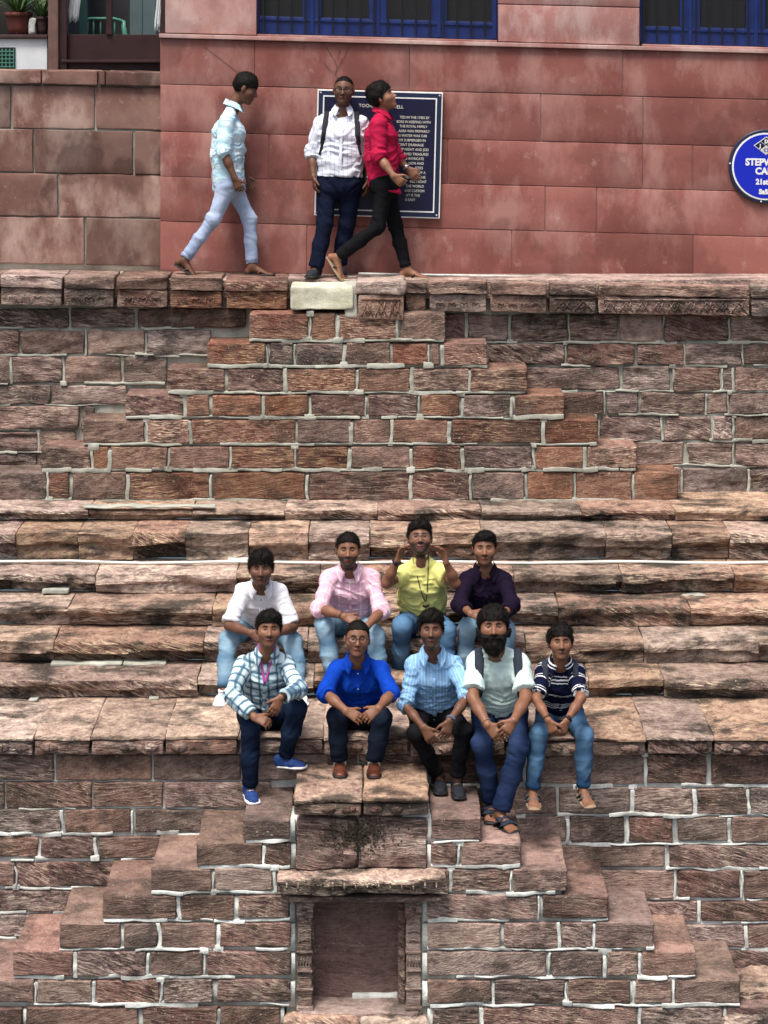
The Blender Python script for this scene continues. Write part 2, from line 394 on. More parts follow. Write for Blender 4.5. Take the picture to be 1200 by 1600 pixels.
def pointing(parent, Y, py0, py1, edges, mat, w=6.0, skip=.12, proud=.006, vskip=None):
    """ragged lime pointing pressed into the joints of one course: along its foot and up each joint"""
    e = ends(edges); Vs, Fs, n = [], [], 0; k = Y / F
    def strip(x0, x1, z0, z1):
        nonlocal n
        v, f = stone(None, x0, x1, z0, z1, Y - proud * RNG.uniform(.5, 1.0), Y + .05, None, None, .005, .0125, .034, segz=.02)
        Vs.append(v); Fs.append(f + n); n += len(v)
    x = xat(e[0], Y) + .02; xe = xat(e[-1], Y) - .02; zc = zat(py1 - w * .35, Y)
    while x < xe:
        L = RNG.uniform(.12, .5); hw = w * k * RNG.choice((.22, .32, .38, .46, .60))
        if RNG.random() > skip and min(x + L, xe) - x > .04: strip(x, min(x + L, xe), zc - hw, zc + hw)
        x += L * .96
    for a in e[1:-1]:
        if RNG.random() < (skip if vskip is None else vskip): continue
        hw = w * k * RNG.uniform(.20, .52); xc = xat(a, Y) + RNG.uniform(-.003, .003)
        strip(xc - hw, xc + hw, zat(py1 - w * .3, Y), zat(py0 + RNG.uniform(-1, 6), Y))
        if RNG.random() < .45:
            b = w * k * RNG.uniform(.7, 1.3); zz = zat(py1 - w * .3 if RNG.random() < .6 else py0, Y); strip(xc - b * RNG.uniform(.6, 1.4), xc + b * RNG.uniform(.6, 1.4), zz - b * .55, zz + b * .75)
    if Vs:
        o = mesh_obj('mortar', np.concatenate(Vs), np.concatenate(Fs), mat, parent, None, True); o['kind'] = 'stuff'
# ================================================================== the setting: stepwell walls and steps
YB, YT = 18.80, 18.31                  # red building front; front edge of the upper terrace
ZT = zat(437, YT)                      # terrace level
YU_BACK, YU_FRONT = 18.40, 18.08       # upper wall: back plane and projecting stair
YL_BACK, YL_FRONT = 15.14, 14.52       # lower wall: back plane and projecting stair
Z_SEAT = zat(1093, 15.88)              # ledge the front row sits on
Z_LAND = -4.80                         # landing over the niche

wat = MB().box(-400, 400, -300, 420, -7.3, -7.2).build('water', M['water']); tag(wat, kind='structure')

def dome(mb, cx, cz, y, rx, rz, ry, point=0.0, n=8, m=4):
    """low raised petal on a front face, pointing down"""
    b = len(mb.v)
    mb.v.append((cx, y - ry, cz + rz * .1))
    for j in range(1, m + 1):
        q = j / m
        for k in range(n):
            a = 2 * math.pi * k / n
            px = math.cos(a) * rx * q; pz = math.sin(a) * rz * q
            if pz < 0: px *= 1 - point * (-pz / rz)
            mb.v.append((cx + px, y - ry * (1 - q ** 3) + (.012 if j == m else 0), cz + pz))
    for k in range(n): mb.f.append([b, b + 1 + (k + 1) % n, b + 1 + k])
    for j in range(m - 1):
        for k in range(n):
            mb.f.append([b + 1 + j * n + k, b + 1 + j * n + (k + 1) % n, b + 1 + (j + 1) * n + (k + 1) % n, b + 1 + (j + 1) * n + k])
def petals(par, x0, x1, z0, z1, y, mat, w=.125, worn=.25):
    mb = MB(); n = max(1, int((x1 - x0) / w)); w = (x1 - x0) / n
    for i in range(n):
        if RNG.random() < worn: continue
        cx = x0 + (i + .5) * w
        dome(mb, cx, (z0 + z1) / 2, y, w * .42, (z1 - z0) * .47, .020, .45)
        mb.tube([(cx, y - .020, z1 - .012), (cx, y - .024, (z0 + z1) / 2), (cx, y - .012, z0 + .015)], .005, 5)
    if mb.v: mb.build('carving', mat, par, True)
def arches(par, x0, x1, z0, z1, y, mat, w=.17):
    """band of interlaced pointed arches"""
    mb = MB(); n = max(2, int(round((x1 - x0) / w))); w = (x1 - x0) / n; h = z1 - z0
    mb.tube([(x0 + .01, y, z1 - .012), (x1 - .01, y, z1 - .012)], .008, 5)
    for i in range(n):
        xa, xm, xb = x0 + i * w, x0 + (i + .5) * w, x0 + (i + 1) * w
        for p in ([(xa + .01, y, z0 + .01), (xa + w * .3, y - .003, z0 + h * .45), (xm, y, z1 - .03), (xb - w * .3, y - .003, z0 + h * .45), (xb - .01, y, z0 + .01)],
                  [(xa + w * .22, y, z1 - .035), (xa + w * .3, y, z0 + h * .4), (xm, y, z0 + .015), (xb - w * .3, y, z0 + h * .4), (xb - w * .22, y, z1 - .035)],
                  [(xm, y - .002, z0 + .02), (xm, y - .004, z0 + h * .55)],
                  [(xa + w * .36, y, z0 + .03), (xm, y - .004, z0 + h * .5), (xb - w * .36, y, z0 + .03)]):
            mb.tube(p, .0050, 5)
    mb.build('carving', mat, par, True)
def scroll(par, x0, x1, z0, z1, y, mat, w=.10):
    mb = MB(); n = max(2, int(round((x1 - x0) / w))); w = (x1 - x0) / n; h = z1 - z0; c = (z0 + z1) / 2
    for i in range(n):
        cx = x0 + (i + .5) * w
        for s in (-1, 1):
            pts = []
            for k in range(9):
                a = k / 8 * 4.2; r = w * .30 * (1 - k / 11)
                pts.append((cx + s * (w * .22 - math.cos(a) * r * .7), y - .002, c + math.sin(a) * r * min(1, h / w) * .9 - h * .1))
            mb.tube(pts, .0048, 5)
    mb.build('carving', mat, par, True)

# ---------------------------------------------------------------- upper terrace and its coping
terr = stone('terrace_pavement', xat(-80, YB), xat(1280, YB), ZT - .16, ZT - .004, YT + .06, YB + .9, M['pale'], None, .01, .004, .12)
tag(terr, kind='structure')
wall_u = empty('retaining_wall', (0, YU_BACK, zat(790, YU_BACK)))
tag(wall_u, 'upper stepwell wall of pale rough sandstone blocks below the walkway with the walking men', 'stone wall')
SL = .014
def coping(a, b, py0=437, pym=458, py1=486, carve=None, mat='brown', yf=18.24):
    dy = SL * ((a + b) / 2 - 600)
    x0, x1 = xat(a + .4, yf), xat(b - .4, yf)
    zt = zat(437 + dy, YT) + RNG.uniform(-.008, .008); zm = zat(pym + dy, yf); zb = zat(py1 + dy, yf)
    s = stone('coping_stone', x0, x1, zm, zt, yf, YU_BACK + .3, M[mat], wall_u, .010, .008, .05, slope=-SL, lam=.008, strata=.008, segz=.02)
    c = stone('coping_stone', x0 + .004, x1 - .004, zb, zm - .006, yf + .022, YU_BACK + .2, M[mat], wall_u, .008, .006, .05, slope=-SL, lam=.006)
    if carve == 'arch': arches(c, x0 + .03, x1 - .02, zb + .012, zm - .012, yf + .018, M[mat], .13)
    if carve == 'scroll': scroll(c, x0 + .04, x1 - .04, zb + .012, zm - .012, yf + .018, M[mat])
for a, b, cv, mt in ((-75, 0, None, 'brown'), (0, 97, 'scroll', 'pale'), (99, 178, 'scroll', 'brown'), (182, 262, 'scroll', 'brown'), (265, 347, 'scroll', 'red'), (352, 449, None, 'red'),
                     (634, 667, None, 'brown'), (670, 761, 'scroll', 'brown'), (766, 855, 'scroll', 'brown'), (858, 932, 'arch', 'brown'),
                     (935, 1172, 'arch', 'brown'), (1174, 1275, None, 'pale')):
    coping(a, b, carve=cv, mat=mt)
# landing of the upper stair: white block and a carved one
ws = stone('whitewashed_stone', xat(453, 18.05), xat(552, 18.05), zat(484, 18.05), zat(447, 18.05), 18.05, 18.6, M['whitestone'], wall_u, .02, .006, .03)
ws['label'] = 'whitewashed block in the coping'
s_ = stone('coping_stone', xat(556, 18.05), xat(634, 18.05), zat(460, 18.05), zat(440, 18.05), 18.04, 18.6, M['pale'], wall_u, .02, .012, .04)
s_ = stone('coping_stone', xat(560, 18.05), xat(631, 18.05), zat(500, 18.05), zat(461, 18.05), 18.05, 18.6, M['red'], wall_u, .012, .006, .04)
arches(s_, xat(563, 18.05), xat(628, 18.05), zat(497, 18.05), zat(465, 18.05), 18.046, M['red'], .11)
stone('mortar_patch', xat(538, 18.04), xat(559, 18.04), zat(498, 18.04), zat(446, 18.04), 18.075, 18.5, M['mortar'], wall_u, .02, .012, .03)

# ---------------------------------------------------------------- upper back wall, left and right of the stair
P_, B_ = M['pale'], M['brown']
RK = dict(r=.014, amp=.010, seg=.045, segz=.024, lam=.008, strata=.010, yj=.012, clipin=.006)
for py0, py1, e in ((482, 514, (0, 108, 213, 385)), (516, 556, (0, 31, 135, 228, 330)), (557, 601, (0, 18, 100, 190, 262)), (602, 634, (0, 80, 200)), (635, 673, (0, 126, 150)),
                    (674, 708, (0, 60, 118)), (709, 736, (0, 58, 80)), (737, 786, (0, 70))):
    course(wall_u, YU_BACK, py0, py1, e, [P_, P_, B_], gap=3, **RK)
    pointing(wall_u, YU_BACK, py0, py1, e, M['mortar'], 4.6, .42, .009)
for py0, py1, e in ((491, 536, (634, 660, 729, 797, 888, 967, 1036, 1139, 1200)), (537, 573, (680, 760, 884, 993, 1069, 1161, 1200)), (574, 613, (745, 820, 971, 1050, 1128, 1146, 1200)),
                    (614, 650, (815, 872, 945, 1001, 1101, 1138, 1200)), (651, 690, (870, 937, 1036, 1113, 1146, 1200)), (691, 729, (930, 979, 1071, 1146, 1200)), (730, 786, (990, 1065, 1170, 1200))):
    course(wall_u, YU_BACK, py0, py1, e, [P_, B_, B_], gap=4, **RK)
    pointing(wall_u, YU_BACK, py0, py1, e, M['mortar'], 5.0, .28, .009)
backing('mortar', YU_BACK + .022, -75, 447, 1275, 790, M['mortar'], wall_u, .010, .05)

# ---------------------------------------------------------------- upper projecting double stair
st_u = empty('stairway', (0, YU_FRONT, zat(786, YU_FRONT)))
tag(st_u, 'red brown masonry stair wall rising in steps from both sides to the white block', 'stairway')
R_ = M['red']
UC = ((490, 534, (385, 484, 527, 622, 704), 546), (536, 574, (325, 418, 461, 538, 612, 670, 690, 763), 582), (576, 615, (257, 353, 446, 557, 644, 734, 821), 622),
      (617, 654, (195, 289, 329, 411, 484, 572, 655, 721, 801, 879), 668), (656, 696, (128, 228, 298, 463, 551, 612, 703, 849, 937), 717),
      (698, 736, (57, 144, 171, 263, 360, 462, 546, 643, 723, 834, 914, 1001), 750), (738, 784, (0, 75, 110, 200, 330, 480, 642, 736, 822, 898, 989, 1063), 786))
for py0, py1, e, pyr in UC:
    ee = list(e)
    if ee[0] > 0: ee[0] += RNG.uniform(-6, 6)
    ee[-1] += RNG.uniform(-6, 6)
    course(st_u, YU_FRONT, py0, py1, ee, [R_, R_, R_, B_], gap=5.2, deep=(YU_BACK, 'ab'), r=.009, amp=.005, lam=.004, strata=.005, segz=.026, yj=.006, clipin=-.003)
    pointing(st_u, YU_FRONT, py0, py1, ee, M['mortar'], 6.4, .06, .009)
    backing('mortar', YU_FRONT + .018, max(ee[0], -75) + 10, py0 + 2, ee[-1] - 10, py1 + .6, M['mortar'], st_u, .004, .06, .3)

# ---------------------------------------------------------------- full-width steps
steps = empty('stone_steps', (0, 15.9, zat(1178, 15.05)))
tag(steps, 'wide weathered sandstone steps running across the whole well, group of men seated on them', 'steps')
ST = [  # front Y, photo row of the riser's foot, joints, undercut
    (17.70, 815, (0, 138, 300, 445, 590, 752, 908, 1056, 1200), .06),
    (17.32, 878, (0, 24, 121, 207, 289, 388, 482, 578, 655, 752, 947, 1051, 1141, 1200), .07),
    (16.96, 929, (0, 149, 369, 500, 640, 803, 971, 1148, 1200), .07),
    (16.60, 981, (0, 106, 332, 505, 665, 873, 1079, 1200), .06),
    (16.24, 1039, (0, 83, 318, 480, 640, 822, 1007, 1186, 1200), .07),
    (15.88, 1093, (0, 308, 490, 690, 920, 1038, 1200), .07)]
ztop = zat(797, 17.70); zt_list = []
yb = 18.42
for i, (Y, pyb, e, uc) in enumerate(ST):
    zb = zat(pyb, Y); zt_list.append(ztop); e = ends(e)
    for a, b in zip(e[:-1], e[1:]):
        yy = Y + RNG.uniform(-.012, .012)
        s = stone('step_stone', xat(a + .3, Y), xat(b - .3, Y), zb + .004, ztop + RNG.uniform(-.004, .003), yy, yb + .12, M['steps'], steps,
                  .006, .006, .040, undercut=uc * RNG.uniform(.4, 1.5), lam=.007, ramp=.006, strata=.016, segz=.016)
        if i in (0, 1) and RNG.random() < .45:
            petals(s, xat(a + 8, Y), xat(b - 8, Y), zb + .012, zb + (ztop - zb) * .42, yy + .055, M['steps'], .16, .3)
    MB().box(xat(-75, Y), xat(1275, Y), Y + .24, yb + .26, zb - .02, ztop - .035).build('mortar', M['mortar'], steps)
    ztop = zb; yb = Y
# the broad ledge with its carved lip
YLD = 15.05; zlip = zat(1178, YLD)
for a, b in zip(*(lambda e: (e[:-1], e[1:]))(ends((0, 52, 141, 258, 372, 505, 640, 790, 918, 1010, 1116, 1200)))):
    yy = YLD + RNG.uniform(-.02, .02)
    s = stone('ledge_stone', xat(a + .2, YLD), xat(b - .2, YLD), Z_SEAT - .030, Z_SEAT + RNG.uniform(-.004, .004), yy, 16.0, M['steps'], steps, .006, .006, .040, lam=.008, ramp=.006, strata=.010, segz=.018)
    s = stone('ledge_stone', xat(a + 2, YLD), xat(b - 2, YLD), zlip - .012, Z_SEAT - .033, yy + .012, 15.9, M['brown'], steps, .012, .008, .045, lam=.006)
    petals(s, xat(a + 4, YLD), xat(b - 4, YLD), zlip - .004, Z_SEAT - .040, yy + .010, M['brown'], .12, .22)
MB().box(xat(-75, YLD), xat(1275, YLD), 15.2, 16.0, zlip - .02, Z_SEAT - .03).build('mortar', M['mortar'], steps)
# old mortar smeared along the step joints
for a, py0, b, py1, Y in ((66, 921, 106, 931, 16.93), (80, 1035, 192, 1043, 16.22), (192, 1036, 258, 1044, 16.22), (893, 985, 950, 992, 16.57), (1062, 931, 1152, 940, 16.93), (1060, 987, 1192, 997, 16.57),
                          (990, 1045, 1056, 1052, 16.20), (1165, 1046, 1230, 1055, 16.20), (910, 1099, 1042, 1106, 15.86), (1036, 1101, 1230, 1109, 15.86), (750, 821, 880, 829, 17.67), (870, 823, 1060, 831, 17.67),
                          (1050, 824, 1240, 832, 17.67), (130, 790, 335, 795, 17.69), (560, 826, 585, 834, 17.64), (538, 819, 590, 828, 17.66), (46, 1092, 60, 1099, 15.85), (232, 1091, 248, 1098, 15.85), (355, 872, 392, 880, 17.3)):
    stone('mortar_patch', xat(a, Y), xat(b, Y), zat(py1 - 1.5, Y), zat(py0 + 1, Y), Y - .004, Y + .10, M['mortar_w'] if RNG.random() < .35 else M['mortar'], steps, .010, .012, .02)

# ---------------------------------------------------------------- lower back wall
wall_l = empty('retaining_wall', (0, YL_BACK, -7.1))
tag(wall_l, 'lower stepwell wall of brown blocks with white mortar under the seated men', 'stone wall')
LB = dict(r=.009, amp=.005, seg=.040, segz=.026, lam=.004, strata=.004, yj=.005, clipin=-.003)
for py0, py1, e in ((1179, 1221, (0, 86, 238, 377, 470)), (1222, 1264, (0, 8, 144, 256, 380)), (1265, 1305, (0, 99, 207, 300)), (1307, 1345, (0, 62, 150, 233)), (1347, 1390, (0, 25, 158)), (1391, 1429, (0, 92)),
                    (1430, 1466, (0, 24)), (1467, 1532, (0, 18)),
                    (1179, 1230, (670, 820, 1008, 1107, 1200)), (1231, 1276, (757, 871, 987, 1085, 1170, 1200)), (1277, 1320, (805, 887, 979, 1055, 1140, 1200)), (1321, 1359, (876, 1042, 1200)),
                    (1360, 1407, (936, 1056, 1159, 1200)), (1408, 1444, (1000, 1093, 1200)), (1445, 1484, (1065, 1165, 1200)), (1485, 1524, (1110, 1200)), (1525, 1570, (1155, 1200))):
    hi = e[-1] > 600; e = list(e)
    if hi and e[0] > 700: e[0] -= 45
    if not hi: e[-1] += 45
    course(wall_l, YL_BACK, py0, py1, e, [B_, B_, M['pale']], gap=6.0 if (hi or py0 > 1260) else 2.4, **LB)
    if hi or py0 > 1260: pointing(wall_l, YL_BACK, py0, py1, e, M['mortar_w'], 6.4, .22)
    else: pointing(wall_l, YL_BACK, py0, py1, e, M['mortar'], 4.0, .75)
course(wall_l, YL_BACK, 1179, 1194, (470, 560, 670), B_, gap=3, **LB)
backing('mortar', YL_BACK + .018, -75, 1176, 1275, 1700, M['mortar_w'], wall_l, .004, .06)

# ---------------------------------------------------------------- lower projecting double stair with the niche
st_l = empty('stairway', (0, YL_FRONT, -7.1))
tag(st_l, 'lower masonry stair with a carved pillared niche, descending to both sides below the landing slab', 'stairway')
LC = (  # row top, row foot, joints left of the niche, joints right of it
    (1281, 1315, (377, 457), None), (1278, 1317, None, (671, 754)),
    (1317, 1356, (305, 412, 458), (671, 717, 818)), (1358, 1397, (233, 333, 430, 446), (690, 704, 799, 889)),
    (1399, 1440, (158, 279, 369, 457), (664, 843, 955)), (1442, 1485, (89, 191, 249, 340, 457), (664, 786, 874, 928, 1025)),
    (1487, 1529, (18, 117, 232, 320, 457), (664, 858, 945, 1000, 1091)), (1531, 1572, (0, 55, 147, 253, 336, 457), (664, 771, 884, 989, 1052, 1159)),
    (1574, 1612, (0, 37, 220, 342, 440), (672, 752, 998, 1132, 1200)), (1614, 1655, (0, 120, 260, 400, 560, 700, 850, 990, 1200), None))
for py0, py1, ea, eb in LC:
    for e, sd in ((ea, 'a'), (eb, 'b')):
        if not e: continue
        course(st_l, YL_FRONT, py0, py1, e, [B_, B_, B_, M['pale']], gap=6.2, deep=(YL_BACK, sd) if py0 < 1600 else None, treadmat=M['tread'], r=.009, amp=.005, lam=.004, strata=.005, segz=.026, yj=.005, clipin=-.003)
        pointing(st_l, YL_FRONT, py0, py1, e, M['mortar_w'], 6.8, .18)
        x = ends(e)
        backing('mortar', YL_FRONT + .018, x[0] + (12 if sd == 'a' else -4), py0 + 3, x[-1] - (12 if sd == 'b' else -4), py1 + .6, M['mortar_w'], st_l, .0035, .06, .3)
# landing slab with petal lip, blocks under it
YS = 14.46
for a, b in ((459, 566), (567, 670)):
    yy = YS + RNG.uniform(-.01, .01)
    stone('landing_slab', xat(a, YS), xat(b, YS), Z_LAND - .045, Z_LAND, yy, YL_BACK + .02, M['steps'], st_l, .02, .008, .04, lam=.010, ramp=.012)
    s = stone('landing_slab', xat(a + 1, YS), xat(b - 1, YS), zat(1276, YS), Z_LAND - .049, yy + .018, YL_BACK, M['brown'], st_l, .012, .006, .04)
    petals(s, xat(a + 6, YS), xat(b - 5, YS), zat(1275, YS) + .004, Z_LAND - .053, yy + .016, M['brown'], .105, .2)
for a, b in ((463, 557), (560, 668)):
    stone('stone', xat(a, YL_FRONT), xat(b, YL_FRONT), zat(1357, YL_FRONT), zat(1281, YL_FRONT), YL_FRONT + .0, YL_FRONT + .4, M['pale'], st_l, .012, .012, .035, lam=.010, strata=.012, segz=.025)
backing('mortar', YL_FRONT + .075, 458, 1276, 671, 1362, M['mortar_w'], st_l, .008, .04, .3)
# lintel, pilasters, back slab, sill
YLN = 14.36
lt = stone('lintel', xat(434, YLN), xat(699, YLN), zat(1404, YLN), zat(1373, YLN), YLN, YL_FRONT + .3, M['steps'], st_l, .012, .012, .03, lam=.008, undercut=.05, strata=.010, segz=.014)
mb = MB()
for i in range(14):
    cx = xat(448 + i * 18, YLN); mb.tube([(cx, YLN - .004, zat(1379, YLN)), (cx, YLN + .002, zat(1391, YLN))], .006, 5)
tag(mb.build('carving', M['steps'], lt, True), kind='stuff')
stone('lintel', xat(452, 14.44), xat(690, 14.44), zat(1411, 14.44), zat(1403, 14.44), 14.44, YL_FRONT + .3, M['brown'], st_l, .008, .004, .04)
ZSILL = zat(1580, YL_FRONT)
stone('niche_back', xat(474, 14.76), xat(646, 14.76), ZSILL - .02, zat(1398, 14.5), 14.74, 14.90, M['niche'], st_l, .01, .004, .05, lam=.004)
stone('niche_floor', xat(468, 14.6), xat(655, 14.6), ZSILL - .12, ZSILL, YL_FRONT - .03, 14.92, M['pale'], st_l, .015, .008, .04)
stone('mortar_patch', xat(550, 14.72), xat(622, 14.72), ZSILL - .01, ZSILL + .03, 14.71, 14.80, M['mortar_w'], st_l, .01, .006, .03)
stone('sill', xat(440, 14.42), xat(560, 14.42), zat(1630, 14.42), zat(1593, 14.42), 14.42, 14.56, M['steps'], st_l, .03, .014, .04, lam=.014)
stone('sill', xat(562, 14.42), xat(672, 14.42), zat(1630, 14.42), zat(1597, 14.42), 14.42, 14.56, M['steps'], st_l, .03, .014, .04, lam=.014)
for a, b, ia, ib in ((462, 490, 478, 490), (632, 660, 622, 633)):
    w = xat(b, YL_FRONT) - xat(a, YL_FRONT); xc = (xat(a, YL_FRONT) + xat(b, YL_FRONT)) / 2
    p = stone('pilaster', xc - w * .40, xc + w * .40, zat(1588, YL_FRONT), zat(1404, YL_FRONT), YL_FRONT + .015, YL_FRONT + .13, M['pale'], st_l, .012, .004, .03)
    for py0, py1, k in ((1411, 1416, .52), (1416, 1436, .46), (1487, 1492, .47), (1518, 1521, .43), (1545, 1550, .46), (1574, 1588, .48)):
        stone('pilaster_band', xc - w * k, xc + w * k, zat(py1, YL_FRONT), zat(py0, YL_FRONT), YL_FRONT + .002, YL_FRONT + .14, M['pale'], p, .008, .003, .03)
    mb = MB()
    for i in range(5): mb.tube([(xc - w * .32 + i * w * .16, YL_FRONT + .012, zat(1510, YL_FRONT)), (xc - w * .32 + i * w * .16, YL_FRONT + .012, zat(1496, YL_FRONT))], .005, 5)
    for i in range(3): mb.tube([(xc - w * .3, YL_FRONT + .012, zat(1445 + i * 14, YL_FRONT)), (xc, YL_FRONT + .004, zat(1440 + i * 14, YL_FRONT)), (xc + w * .3, YL_FRONT + .012, zat(1445 + i * 14, YL_FRONT))], .005, 5)
    mb.tube([(xc - w * .3, YL_FRONT - .014, zat(1431, YL_FRONT)), (xc, YL_FRONT - .016, zat(1426, YL_FRONT)), (xc + w * .15, YL_FRONT - .014, zat(1418, YL_FRONT)), (xc - w * .1, YL_FRONT - .014, zat(1419, YL_FRONT))], .006, 5)
    mb.build('carving', M['pale'], p, True)
    stone('niche_jamb', xat(ia, YL_FRONT + .1), xat(ib, YL_FRONT + .1), ZSILL - .02, zat(1402, YL_FRONT + .1), YL_FRONT + .1, 14.92, M['brown'], st_l, .006, .003, .05)
backing('mortar', YL_FRONT + .05, 448, 1400, 466, 1600, M['mortar'], st_l, .008, .04, .2)
backing('mortar', YL_FRONT + .05, 655, 1400, 672, 1600, M['mortar'], st_l, .008, .04, .2)

# dead roots hanging under the landing slab
mb = MB()
for i in range(34):
    p0 = at(563 + RNG.gauss(0, 14), 1284 + abs(RNG.gauss(0, 8)), YL_FRONT - .012); pts = [p0]; L = RNG.uniform(.05, .17)
    d = Vector((RNG.gauss(0, .6), 0, -1)).normalized()
    for k in range(4):
        d = (d + Vector((RNG.uniform(-.5, .5), 0, RNG.uniform(-.35, .1)))).normalized(); pts.append(pts[-1] + d * L / 4)
        pts[-1].y = YL_FRONT - .008 - RNG.uniform(0, .014)
    mb.tube(pts, [.0035, .003, .0025, .002, .001], 4)
for i in range(420):
    c = at(563 + RNG.gauss(0, 27), 1300 + RNG.gauss(0, 16) + abs(RNG.gauss(0, 6)), YL_FRONT - .008); r = RNG.uniform(.004, .010); b = len(mb.v)
    for k in range(4):
        an = k * 1.57 + RNG.random(); mb.v.append((c.x + math.cos(an) * r, c.y - RNG.uniform(0, .016), c.z + math.sin(an) * r))
    mb.f.append([b, b + 1, b + 2, b + 3])
r_ = mb.build('dry_roots', M['drytwig']); tag(r_, 'dark dried moss and roots under the landing slab above the niche', 'moss', kind='stuff')

# rubble and worn boulders at the foot of the right stair
for k, (a, b, py0, py1, Y, lb) in enumerate(((1150, 1230, 1545, 1590, 14.62, 'pale worn boulder at the foot of the right flight, upper one'), (1128, 1225, 1588, 1640, 14.46, 'pale worn boulder at the foot of the right flight, lower one'))):
    s = stone('boulder', xat(a, Y), xat(b, Y), zat(py1, Y), zat(py0, Y), Y, Y + .4, M['steps'], None, .06, .03, .03, lam=.02)
    tag(s, lb, 'boulder')

# ---------------------------------------------------------------- white pipe along the steps, rope light on the terrace
pts = []
for px, py in ((-75, 877), (0, 877.5), (60, 877), (110, 876.5), (150, 878), (220, 881), (290, 883), (350, 882), (410, 880), (470, 883), (520, 886), (580, 885), (640, 882), (720, 881), (790, 880), (830, 881), (900, 882), (960, 884), (1000, 887), (1080, 887), (1140, 886), (1200, 885), (1275, 885)):
    pts.append(at(px, py, 17.235)); pts[-1].z = max(pts[-1].z, zt_list[2] + .016 + .006 * math.sin(px * .021))
pp = MB().tube(pts, .0115, 8).build('water_pipe', M['pipe'], None, True); tag(pp, 'thin white plastic pipe running along the steps behind the back row', 'pipe')
pts = [at(px, 428.5 + (px - 600) * .0185 + RNG.uniform(-.6, .6), 18.62) for px in range(560, 1290, 24)]
for p in pts: p.z = max(p.z, ZT - .0185 * p.x + .012)
cb = MB().tube(pts, .010, 6).build('rope_light', M['cable'], None, True); tag(cb, 'pale rope light cable lying along the foot of the red wall', 'cable')

# ================================================================== red building
SB = .026
bld = empty('sandstone_building', (0, YB, ZT))
tag(bld, 'red sandstone building with blue barred windows above the terrace', 'building')
def zb_(py, Y=YB): return zat(py, Y)
PK = dict(r=.006, amp=.0015, seg=.12, lam=.0015, yj=.002, slope_px=SB, jig=.3)
course(bld, YB, 68, 141, (250, 398, 640, 973, 1200), M['redwash'], gap=1.0, name='panel', **PK)
course(bld, YB, 141, 215, (250, 560, 845, 1005, 1200), M['redwash'], gap=1.0, name='panel', **PK)
course(bld, YB, 215, 285, (250, 420, 700, 1004, 1082, 1200), M['redwash'], gap=1.0, name='panel', **PK)
course(bld, YB, 285, 355, (250, 610, 852, 932, 1200), M['redwash'], gap=1.0, name='panel', **PK)
course(bld, YB, 355, 432, (250, 480, 800, 1083, 1200), M['redwash'], gap=1.0, name='panel', **PK)
MB().box(xat(252, YB), xat(1290, YB), YB + .012, YB + .22, zb_(436), zb_(62), dz=-SB).build('wall_core', M['pinkstone'], bld)
MB().box(xat(249, YB), xat(1290, YB), YB - .035, YB + .25, zb_(68), zb_(61.5), .006, dz=-SB).build('string_course', M['pinkstone'], bld)
# piers between the windows
for a, b, rows in ((258, 401, ((-140, -30), (-30, 61))), (778, 1000, ((-140, 2), (2, 61)))):
    for y0, y1 in rows:
        course(bld, YB + .03, y0, y1, (a, b), M['pinkstone'], gap=1.2, name='pier_block', **PK)
MB().box(xat(250, YB), xat(258, YB), YB + .05, YB + .9, zb_(61), zb_(-150), dz=-SB).build('corner_jamb', M['wood'], bld)
MB().box(xat(255, YB), xat(1290, YB), YB + .03, YB + .4, zb_(-140), zb_(-190), dz=-SB).build('lintel_band', M['pinkstone'], bld)
def window(a, b, stiles, pyb, bars):
    Yw = YB + .13; z1 = zb_(-140, Yw); zr = zb_(pyb - 27, Yw); z0 = zb_(pyb + 1, Yw)
    w = MB().box(xat(a, Yw), xat(b, Yw), Yw, Yw + .06, z0, zr, .006, dz=-SB).build('window', M['blue_paint'], bld)
    MB().box(xat(a, Yw), xat(b, Yw), Yw - .012, Yw, zr - .035, zr - .012, .003, dz=-SB).build('rail_moulding', M['blue_paint'], w)
    for s0, s1 in stiles:
        MB().box(xat(s0, Yw), xat(s1, Yw), Yw - .004, Yw + .055, z0 + .003, z1, .006, dz=-SB).build('stile', M['blue_paint'], w)
        m = (s0 + s1) / 2
        MB().box(xat(m - 3, Yw), xat(m + 3, Yw), Yw - .016, Yw - .003, z0 + .01, z1, .004, dz=-SB).build('stile_bead', M['blue_paint'], w)
    es = sorted(stiles)
    for (p0, p1), (q0, q1) in zip(es[:-1], es[1:]):
        MB().box(xat(p1 + .5, Yw), xat(q0 - .5, Yw), Yw + .025, Yw + .032, zr + .002, z1, dz=-SB).build('pane', M['glass'], w)
    for px in bars:
        x = xat(px, Yw - .05)
        MB().tube([(x, Yw - .05, zb_(pyb - 1, Yw) - SB * x), (x, Yw - .05, z1 - SB * x)], .0075, 6).build('bar', M['iron'], w)
    MB().box(xat(a, Yw), xat(b, Yw), Yw - .09, Yw + .1, zb_(61.3, YB + .03), z0 - .001, .003, dz=-SB).build('window_sill', M['pinkstone'], w)
window(403, 776, ((400, 405), (473, 502), (577, 604), (674, 698), (768, 778)), 57, [412 + 21.6 * k for k in range(17)])
window(1002, 1290, ((998, 1003), (1062, 1094), (1166, 1196), (1262, 1292)), 57, [1006 + 20.4 * k for k in range(14)])
room = MB().box(xat(380, 20), xat(1330, 20), 20.2, 20.3, zat(80, 20), zat(-220, 20)); room.build('room_wall', M['dark'], bld)
